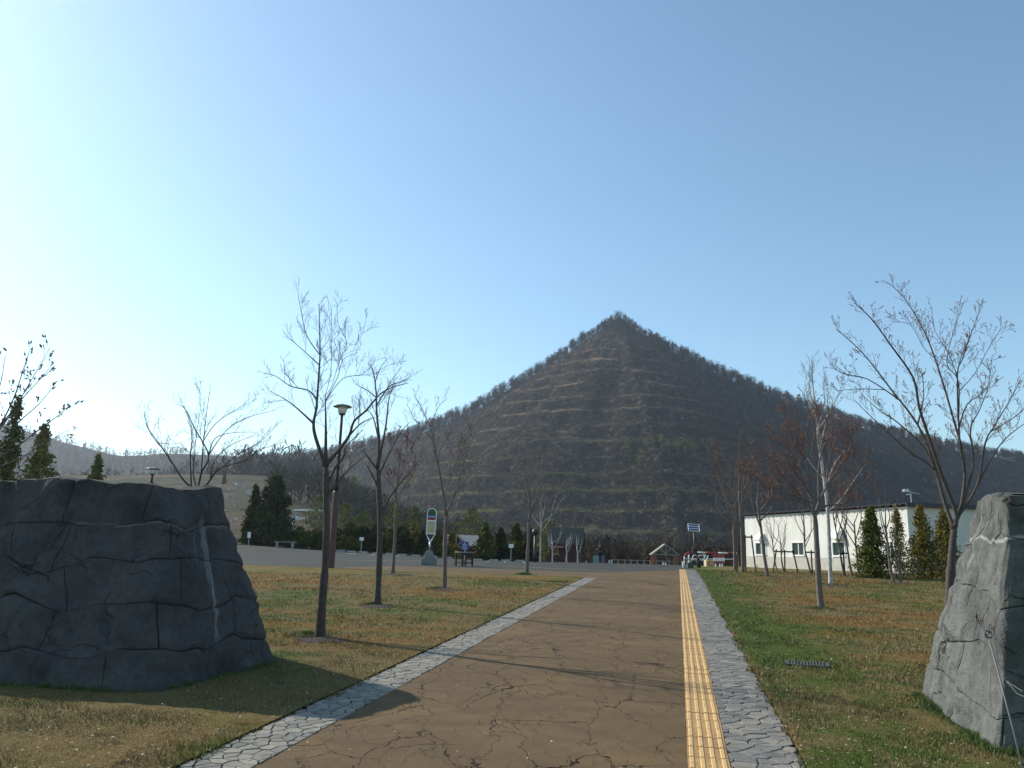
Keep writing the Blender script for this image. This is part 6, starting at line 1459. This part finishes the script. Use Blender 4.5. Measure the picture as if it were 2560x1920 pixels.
# green roofed shelter on the far meadow
b0_ = gp(730, 1298); Dm = b0_.y; U = Dm / F; ms = empty('meadow_shelter', b0_, 'long open shelter with a green roof on the far meadow slope', 'shelter', rz=R(-3))
mb = MB(); mb.prism(None, [(0, -1.2, 20 * U), (0, 1.5, 26 * U), (0, 4, 20 * U)], [(76 * U, -1.2, 19 * U), (76 * U, 1.5, 25 * U), (76 * U, 4, 19 * U)]); mb.build('roof', simple('pale_green_roof', (.07, .11, .08), .6, 0, .1, 1, 0), ms)
for x_ in (3, 12, 20, 38, 56, 72): mb = MB(); mb.box((x_ * U, -.9, 10 * U), (1.6 * U, .2, 20 * U)); mb.build('post', M['concrete'] if x_ < 25 else M['wood_grey'], ms)
mb = MB(); mb.box((54 * U, 2, 7 * U), (36 * U, 1, 12 * U)); mb.build('back_wall', M['wood_red'], ms)
for k, (px, py) in enumerate(((742, 1301), (762, 1302))):
    p = gp(px, py); mb = MB(); mb.box((0, 0, .35), (1.6, .8, .7)); o = mb.build('white_box', M['white_paint'], bevel=.1); o.location = p; tag(o, 'small white box lying on the meadow below the shelter, %s one' % ('left', 'right')[k], 'box', 'white boxes on the meadow')

# ------------------------------------------------------------------ mulch, tufts and grass
def blades(name, label, n, sampler, h0, h1, seed, wmul=1.0):
    r_ = np.random.default_rng(seed); x, y = sampler(r_, n); n = len(x)
    z = G(x, y) + .012; hgt = r_.uniform(h0, h1, n) * (1 + y * .03) * (.45 + 2.2 * np.clip(fbm(x * 2.6, y * 2.6, 77, 3) + .25, 0, .6)); a = r_.uniform(0, 6.283, n); ln = r_.uniform(.1, 1.1, n)
    w_ = (.0022 + y * .00028) * wmul
    dx, dy = np.cos(a), np.sin(a)
    b0 = np.stack([x - dy * w_, y + dx * w_, z - .01], -1); b1 = np.stack([x + dy * w_, y - dx * w_, z - .01], -1)
    a3 = a + r_.normal(0, .6, n)
    t_ = np.stack([x + np.cos(a3) * hgt * ln, y + np.sin(a3) * hgt * ln, z + hgt], -1)
    V = np.stack([b0, b1, t_], 1).reshape(-1, 3)
    return tag(put(name, V, np.arange(3 * n).reshape(-1, 3), M['blade'], None, shade=np.repeat(r_.uniform(0, 1, n), 3)), label, 'grass', None, 'stuff')
def left_s(r_, n):
    y = 4.2 * np.exp(r_.uniform(0, 1, n) * math.log(27 / 4.2)); t_ = r_.uniform(-.68, .20, n); x = t_ * y
    edge = X_LO + PS * y + fbm(y * 3, y * 0, 3, 3) * .20 + .03
    k = (x < edge) & ~((y > 7.75) & (y < 10.9) & (x < -2.95 + (y - 9.8) * .1)); return x[k], y[k]
def right_s(r_, n):
    y = 4.2 * np.exp(r_.uniform(0, 1, n) * math.log(40 / 4.2)); t_ = r_.uniform(.18, .68, n); x = t_ * y
    edge = X_RR + PS * y + fbm(y * 3, y * 0, 4, 3) * .20 - .03
    k = (x > edge) & ~((x > 3.75) & (y > 6.2) & (y < 8)); return x[k], y[k]
blades('left_grass', 'short patchy spring grass of the left lawn', 260000, left_s, .010, .032, 1)
blades('right_grass', 'short patchy spring grass of the right lawn', 260000, right_s, .010, .032, 2)
def tuft_sampler(cs):
    def f(r_, n):
        k = r_.integers(0, len(cs), n); c_ = np.array(cs)[k]; a = r_.uniform(0, 6.28, n); q = np.abs(r_.normal(0, .5, n))
        return c_[:, 0] + np.cos(a) * q * c_[:, 2], c_[:, 1] + np.sin(a) * q * c_[:, 2] * .7
    return f
cs = []
for (px, py, rad) in [(800, 1598, .35), (790, 1590, .3), (943, 1516, .4), (1112, 1474, .4), (1317, 1438, .4), (2053, 1524, .5), (2078, 1463, .6), (1920, 1442, .5)]:
    p = gp(px, py); cs.append((p.x - .1, p.y, rad))
M['lush'] = simple('lush_grass', (.075, .115, .022), .7, 0, .4, 5, 0, False)
o = blades('tuft_grass', 'greener grass tufts round the trunks of the bare trees', 8000, tuft_sampler(cs), .015, .04, 5); o.data.materials[0] = M['lush']
cs = []
for k in range(46):                       # along the feet of both walls
    q = left_face.p(left_face.L * .25 + k / 46 * left_face.L * .55, .05); cs.append((q.x, q.y, .12))
for k in range(40): q = rfull.p(RIGHT_S0 - .2 + k / 40 * 3.4, .05); cs.append((q.x - .05, q.y - .05, .14))
o = blades('wall_grass', 'greener unmown grass along the feet of the stone walls', 15000, tuft_sampler(cs), .02, .05, 6); o.data.materials[0] = M['lush']
# bark mulch discs
m, t, b = new_mat('bark_mulch'); P = pos(t); n_ = noise(t, P, 45, 5, .8); c = ramp(t, n_, [(.35, (.018, .012, .009)), (.6, (.07, .04, .025)), (.75, (.16, .09, .05))]); t.links.new(c, b.inputs['Base Color']); b.inputs['Roughness'].default_value = 1; bump(t, b, n_, 1, .04); M['mulch'] = m
for (px, py, rad) in [(802, 1604, .50), (945, 1519, .50), (1118, 1477, .55), (986, 1438, .9), (2090, 1467, .8), (1922, 1444, .6), (2240, 1459, .8)]:
    p = gp(px, py); V = []; n = 26
    for k in range(n):
        a = 2 * math.pi * k / n; rr = rad * (.75 + .5 * float(fbm(math.cos(a) * 1.5 + px, math.sin(a) * 1.5, 8, 3)) + random.uniform(-.08, .08)); x_, y_ = p.x + math.cos(a) * rr, p.y + math.sin(a) * rr * .8; V.append((x_, y_, g1(x_, y_) + .022))
    V.append((p.x, p.y, p.z + .055)); tag(put('mulch', V, [(k, (k + 1) % n, n) for k in range(n)], M['mulch'], None, True), kind='structure')

def litter(name, label, n, sampler, seed):
    r_ = np.random.default_rng(seed); x, y = sampler(r_, n); n = len(x); z = G(x, y) + .022 + r_.uniform(0, .02, n)
    s_ = r_.uniform(.004, .012, n) * (1 + y * .03); a = r_.uniform(0, 6.28, n); V = []
    for k in range(3):
        q = a + k * 2.1; V.append(np.stack([x + np.cos(q) * s_, y + np.sin(q) * s_, z + r_.uniform(-.5, .5, n) * s_], -1))
    V = np.stack(V, 1).reshape(-1, 3); o = put(name, V, np.arange(3 * n).reshape(-1, 3), M['litter'], None, shade=np.repeat(r_.uniform(0, 1, n), 3)); return tag(o, label, 'leaf litter', None, 'stuff')
m, t, b = new_mat('dry_litter'); a_ = N(t, 'ShaderNodeAttribute', attribute_name='shade'); t.links.new(ramp(t, a_.outputs['Fac'], [(0, (.06, .03, .015)), (.45, (.25, .15, .07)), (.75, (.45, .38, .27)), (1, (.50, .45, .36))]), b.inputs['Base Color']); b.inputs['Roughness'].default_value = .8; M['litter'] = m
litter('left_leaf_litter', 'dry leaf bits and pale specks lying in the left lawn', 6000, left_s, 12)
litter('right_leaf_litter', 'dry leaf bits and pale specks lying in the right lawn', 6000, right_s, 13)
def path_s(r_, n):
    y = 4.2 * np.exp(r_.uniform(0, 1, n) * math.log(25 / 4.2)); u_ = r_.uniform(0, 1, n) ** 2; u_ = np.where(r_.uniform(0, 1, n) < .5, u_, 1 - u_); return X_LO + PS * y + u_ * (X_RR - X_LO), y
litter('path_grit', 'specks of grit and dry leaf bits on the path', 500, path_s, 14)

# ------------------------------------------------------------------ air
m = bpy.data.materials.new('haze_air'); m.use_nodes = True; t = m.node_tree; t.nodes.clear(); out = t.nodes.new('ShaderNodeOutputMaterial'); pv = t.nodes.new('ShaderNodeVolumePrincipled')
pv.inputs['Color'].default_value = (.80, .88, 1, 1); pv.inputs['Density'].default_value = HAZE_DENSITY; pv.inputs['Anisotropy'].default_value = .54
t.links.new(pv.outputs[0], out.inputs['Volume'])
mb = MB(); mb.box((0, 780, 112), (2700, 2300, 258)); hz = mb.build('haze', m); tag(hz, kind='stuff')
